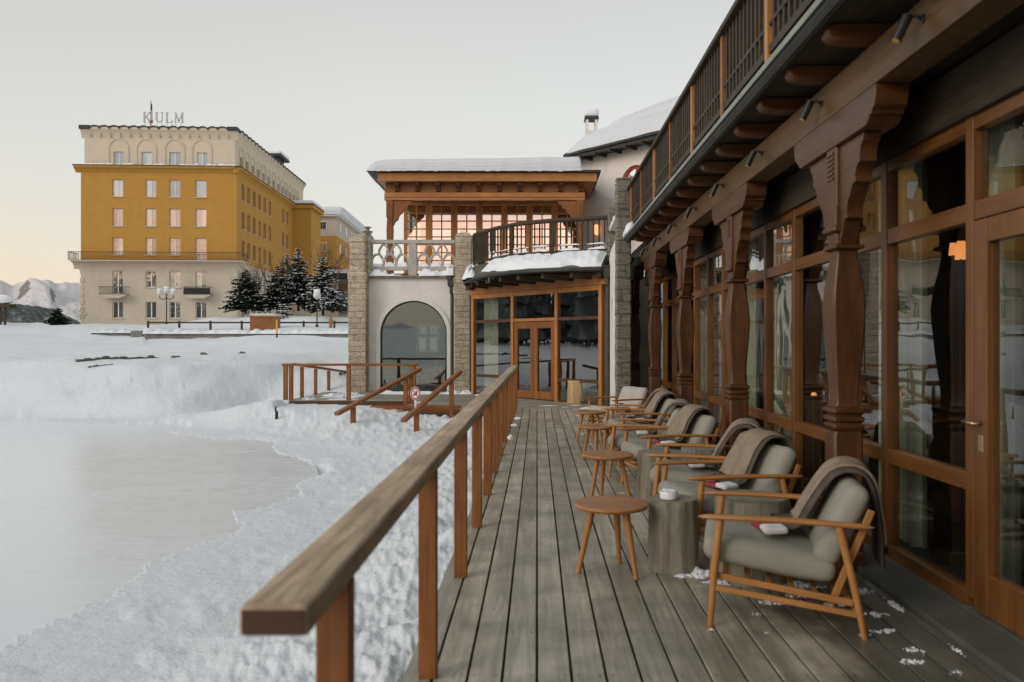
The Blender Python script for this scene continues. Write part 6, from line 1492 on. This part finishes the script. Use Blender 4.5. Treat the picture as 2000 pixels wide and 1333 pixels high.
# ================================================================== FURNITURE
def make_chair(label, cush='cushion', loc=(0, 0, 0), rotz=0.0):
    t = thing('armchair', label, 'armchair', (0, 0, 0), 0, 'armchairs along the glass front')
    for s in (-1, 1):
        b = MB(); b.tube([(.355, s * .335, 0), (.335, s * .335, .28), (.305, s * .335, .548)], [.015, .019, .021], 12); smooth_angle(b.build('leg', 'chairZ', t, local=True))
        b = MB(); b.tube([(-.385, s * .335, 0), (-.33, s * .335, .28), (-.265, s * .335, .548)], [.015, .019, .021], 12); smooth_angle(b.build('leg', 'chairZ', t, local=True))
        b = MB()
        def arm(u, v):
            x = .42 - .85 * u; th = 2 * math.pi * v; wv = .030 * (1 - .35 * (2 * abs(u - .45)) ** 3); e = max(.02, min(1, 14 * u, 14 * (1 - u)) ** .5)
            cc, ss = math.cos(th), math.sin(th)
            return (x, s * .335 + wv * e * math.copysign(abs(cc) ** .7, cc), .560 + .008 * math.cos((u - .5) * 3) + .0135 * e * math.copysign(abs(ss) ** .7, ss) - .012 * u)
        b.grid(30, 13, arm); b.build('armrest', 'chairX', t, local=True, smooth=True)
    b = MB()
    for s in (-1, 1):
        b.bar((.36, s * .305, .262), (-.335, s * .305, .165), .024, .032)
        b.bar((.345, s * .337, .205), (-.35, s * .337, .118), .018, .030)
    b.bar((.345, -.29, .235), (.345, .29, .235), .04, .024); b.bar((-.31, -.29, .165), (-.31, .29, .165), .04, .024); b.bar((-.345, -.33, .125), (-.345, .33, .125), .022, .03)
    for k in range(6): xx = .28 - .11 * k; b.bar((xx, -.29, .262 - .14 * (.36 - xx)), (xx, .29, .262 - .14 * (.36 - xx)), .03, .008)
    b.build('seat_frame', 'chairX', t, local=True, bevel=.005)
    b = MB()
    for s in (-1, 1): b.bar((-.235, s * .27, .14), (-.425, s * .27, .62), .024, .034, up=(1, 0, .4))
    for f in (.25, .5, .75, .97): b.bar((-.235 - .185 * f, -.26, .14 + .47 * f), (-.235 - .185 * f, .26, .14 + .47 * f), .03, .012, up=(1, 0, .43))
    b.build('back_frame', 'chairZ', t, local=True, bevel=.004)
    b = MB(); b.rbox((.065, 0, .345), (.66, .60, .128), .055, 14, puff=.018, amp=.007, mtx=Matrix.Rotation(R(-8), 4, 'Y')); b.build('seat_cushion', cush, t, local=True, smooth=True)
    b = MB(); b.rbox((-.290, 0, .530), (.44, .585, .118), .055, 14, puff=.010, amp=.007, mtx=Matrix.Rotation(R(65), 4, 'Y')); b.build('back_cushion', cush, t, local=True, smooth=True)
    def piping(c, size, r, mt, name):
        b = MB()
        for zo in (-1, 1):
            pts = []
            for k in range(49):
                a = 2 * math.pi * k / 48; ca, sa = math.cos(a), math.sin(a); q = 5.0
                rr = 1 / (abs(ca) ** q + abs(sa) ** q) ** (1 / q); pts.append(Vector(c) + mt @ Vector((ca * rr * (size[0] / 2 - .006), sa * rr * (size[1] / 2 - .006), zo * (size[2] / 2 - r * .80))))
            b.tube(pts, .0042, 6, cap=False)
        return b.build(name, cush, t, local=True, smooth=True)
    piping((.065, 0, .345), (.66, .60, .128), .055, Matrix.Rotation(R(-8), 4, 'Y'), 'seat_piping')
    piping((-.290, 0, .530), (.44, .585, .118), .055, Matrix.Rotation(R(65), 4, 'Y'), 'back_piping')
    t.location = loc; t.rotation_euler = (0, 0, rotz); OFF[t] = (Vector(loc), rotz)
    return t
def make_blanket(label, w0, w1, seed):
    t = thing('blanket', label, 'blanket', (0, 0, 0), 0, 'wool blankets folded over chair backs')
    path = [(.03, .452), (-.07, .458), (-.125, .49), (-.160, .56), (-.200, .64), (-.240, .705), (-.285, .755), (-.34, .775), (-.40, .768), (-.44, .73), (-.465, .66), (-.485, .54), (-.50, .40), (-.505, .24)]
    P = resample(spl(path, 6), 60)
    def layer(y0, y1, off, i0, i1, thick):
        b = MB(); n = i1 - i0
        def pt(i, yv, o):
            p = P[i]; d = (P[min(i + 1, 59)] - P[max(i - 1, 0)]).normalized(); nr = Vector((d.y, -d.x)) * -1
            wob = .012 * mnoise.noise(Vector((i * .09, yv * 6, seed))) + .006 * math.sin(yv * 40 + seed)
            q = p + nr * (o + wob) * (-1); sl = .06 * (i / 59 - .5) * math.sin(seed)
            return Vector((q.x, yv + sl + .008 * mnoise.noise(Vector((i * .15, seed, yv))), q.y))
        m = 20
        prof = [(y0, off)] + [(y0 + (y1 - y0) * j / m, off + thick * min(1, 6 * min(j, m - j) / m + .3) ** .5) for j in range(m + 1)] + [(y1, off)]
        vs = [pt(i0 + k, a, o) for k in range(n) for a, o in prof]; c = len(prof)
        fs = [(k * c + j, k * c + j + 1, (k + 1) * c + j + 1, (k + 1) * c + j) for k in range(n - 1) for j in range(c - 1)]
        fs += [(k * c + c - 1, k * c, (k + 1) * c, (k + 1) * c + c - 1) for k in range(n - 1)]
        fs += [tuple(range(c)), tuple((n - 1) * c + j for j in range(c))[::-1]]
        b.add(vs, fs); return b
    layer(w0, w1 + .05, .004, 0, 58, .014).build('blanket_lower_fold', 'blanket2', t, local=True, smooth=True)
    layer(w0 + .02, w1, .020, 6, 52, .018).build('blanket_fold', 'blanket', t, local=True, smooth=True)
    b = MB(); b.rbox((.075, (w0 + w1) / 2 + .10, .452), (.10, .17, .03), .016, 6, mtx=Matrix.Rotation(R(20), 4, 'Z')); b.build('rolled_end', 'redwool', t, local=True, smooth=True)
    b = MB(); b.rbox((.03, (w0 + w1) / 2 + .235, .462), (.13, .11, .035), .015, 6, amp=.01, mtx=Matrix.Rotation(R(15), 4, 'Z')); lab = b.build('cloth_label', 'whitewool', t, local=True, smooth=True)
    b = MB()
    for a, c, wq, hq in ((-.03, -.022, .010, .006), (-.018, -.026, .005, .014), (-.004, -.020, .012, .005), (.004, -.032, .005, .010), (-.02, .012, .006, .012), (-.008, .016, .010, .005), (.006, .010, .005, .012)): b.box(a + .03 - wq, a + .03 + wq, (w0 + w1) / 2 + .235 + c - hq, (w0 + w1) / 2 + .235 + c + hq, .474, .4825)
    b.build('red_emblem', 'redwool', lab, local=True)
    return t
def place(front, ang):   # near arm front tip -> chair origin; facing angle
    f = Vector((math.cos(ang), math.sin(ang), 0)); l = Vector((-f.y, f.x, 0)); return f, l
# (front-near arm tip x, y), facing vector
CH = [((.86, 4.07), (-.97, .24)), ((.97, 5.2), (-.978, -.20)), ((.855, 6.32), (-.966, .25)), ((.957, 7.52), (-.972, -.22)), ((.72, 8.6), (-.966, .25)), ((.957, 9.93), (-.99, -.10)), ((.84, 10.75), (-.96, .28))]
CL = ['nearest grey cushioned wooden armchair, facing the railing beside the front log', 'second armchair from the front, just behind the split log table', 'third armchair from the front, its arms crossing those of the second', 'fourth armchair from the front, with the broad unfolded blanket',
      'fifth armchair from the front, behind the small second round table', 'sixth armchair from the front in the row', 'seventh armchair from the front, last one with a blanket']
BL = ['brown wool blanket over the back of the nearest armchair', 'wide brown blanket with red and white label over the second armchair', 'brown blanket over the third armchair, tucked behind the second', 'broad brown blanket over the fourth armchair back', 'brown blanket draped on the fifth armchair', 'brown blanket draped on the sixth armchair', 'brown blanket on the seventh, farthest blanketed armchair']
proto = None; blA = make_blanket(BL[0], -.27, .02, 1.3); blB = make_blanket(BL[1], -.30, .08, 2.9)
usedA = usedB = False
for k, ((fx_, fy_), fv) in enumerate(CH):
    fv = Vector((*fv, 0)).normalized(); left = Vector((-fv.y, fv.x, 0)); ang = math.atan2(fv.y, fv.x)
    # near arm is on the chair's left (towards camera): tip = o + .42 f + .335 left
    o = Vector((fx_, fy_, 0)) - fv * .42 - left * .335
    if k == 0: o = Vector((.884, 4.07, 0)) - fv * .355 - left * .335
    if proto is None:
        proto = make_chair(CL[0]); proto.location = o; proto.rotation_euler = (0, 0, ang)
    else: copy_tree(proto, o, ang, CL[k])
    src = blA if k in (0, 2, 4, 6) else blB
    first = (k == 0) or (k == 1)
    if first: src.location = o; src.rotation_euler = (0, 0, ang); src['label'] = BL[k]
    else: copy_tree(src, o, ang, BL[k])
# last chair, light cushions, turned towards the viewer
c8 = make_chair('pale cushioned armchair without blanket, farthest, turned towards the terrace boards', 'cushion2')
fv = Vector((-.82, -.57, 0)).normalized(); left = Vector((-fv.y, fv.x, 0)); o = Vector((1.137, 12.2, 0)) - fv * .42 - left * .335
c8.location = o; c8.rotation_euler = (0, 0, math.atan2(fv.y, fv.x))
# round side tables
def make_table(label):
    t = thing('side_table', label, 'side table', (0, 0, 0), 0, 'small round wooden side tables')
    b = MB(); b.lathe((0, 0, .405), [(.20, 0), (.228, .008), (.238, .02), (.238, .028), (.232, .034), (.22, .034), (.1, .032), (.01, .032)], 56); smooth_angle(b.build('tabletop', 'chairX', t, local=True), 50)
    for k, a in enumerate((R(-60), R(60), R(180))):
        b = MB(); b.tube([(.215 * math.cos(a), .215 * math.sin(a), 0), (.16 * math.cos(a), .16 * math.sin(a), .25), (.125 * math.cos(a), .125 * math.sin(a), .408)], [.015, .021, .026], 12); smooth_angle(b.build('leg', 'chairZ', t, local=True))
    return t
TB = [((.469, 5.04), 10, 'nearest round wooden side table, standing on the boards left of the front log'), ((.64, 7.26), 40, 'second round wooden side table from the front'), ((.735, 9.73), 80, 'third round side table, partly hidden by the fifth armchair arm'), ((.79, 11.76), 15, 'farthest round wooden side table near the pale armchair')]
tp = make_table(TB[0][2]); tp.location = (*TB[0][0], 0); tp.rotation_euler = (0, 0, R(10))
for (p, a, lb_) in TB[1:]: copy_tree(tp, (*p, 0), R(a), lb_)
# log tables
def logtable(x, y, r, h, label, seed, fresh=False, name='log_table'):
    t = thing(name, label, 'log table' if not fresh else 'tree stump', (x, y, 0), group=None if fresh else 'log tables between the armchairs')
    def fn(a, z): return 1 + .05 * mnoise.noise(Vector((math.cos(a) * 2 + seed, math.sin(a) * 2, z * .8))) + .030 * abs(math.sin(a * 6 + seed + math.sin(a * 2))) + .014 * mnoise.noise(Vector((math.cos(a) * 9, math.sin(a) * 9, z * 2 + seed)))
    b = MB(); b.lathe((x, y, 0), [(r * 1.04, 0), (r * 1.05, .03)] + [(r * (1.03 - .05 * k / 10), h * k / 10) for k in range(1, 10)] + [(r * .98, h - .015), (r * .95, h)], 90, fn); smooth_angle(b.build('trunk_section', 'logfresh' if fresh else 'log', t), 50)
    b = MB(); b.lathe((x, y, h), [(r * .93, -.01), (r * .93, .003), (r * .5, .004), (.01, .004)], 90, fn); b.build('cut_top', 'logfresh' if fresh else 'logtop', t)
    return t
logtable(.875, 5.12, .152, .45, 'nearest grey log table, with the white ashtray on it', 1.0)
logtable(1.33, 4.93, .225, .50, 'wide low log table between the nearest and the second armchair', 2.0)
logtable(1.05, 7.18, .15, .47, 'narrow grey log table between the third and fourth armchair', 3.0)
logtable(1.50, 7.2, .19, .50, 'round log table by the glass between third and fourth armchair', 4.0)
logtable(1.25, 9.35, .16, .48, 'log table half hidden between fifth and sixth armchair', 5.0)
logtable(1.25, 11.9, .15, .48, 'farthest log table behind the last round table', 6.0)
logtable(.967, 19.25, .225, .54, 'fresh yellow tree stump standing by the glass entrance doors', 7.0, True, 'tree_stump')
t = thing('ashtray', 'small white round ceramic ashtray on the nearest log', 'ashtray', (.84, 5.08, .455))
b = MB(); b.lathe((.84, 5.08, .4545), [(.048, 0), (.056, .006), (.058, .045), (.054, .052), (.046, .05), (.042, .03), (.02, .028), (.005, .028)], 40); smooth_angle(b.build('bowl', 'ceramic', t), 50)
b = MB(); b.rbox((.84, 5.08, .505), (.08, .07, .018), .008, 5, amp=.01); b.build('snow', 'snowsmall', t, smooth=True)
t = thing('dark_shoe', 'small dark glove left on the seat of the pale armchair', 'glove', (o.x, o.y, .4))
b = MB(); b.rbox((o.x + .05, o.y + .02, .455), (.09, .06, .05), .02, 6, amp=.02); b.build('glove', 'iron', t, smooth=True)
t.name = 'glove'
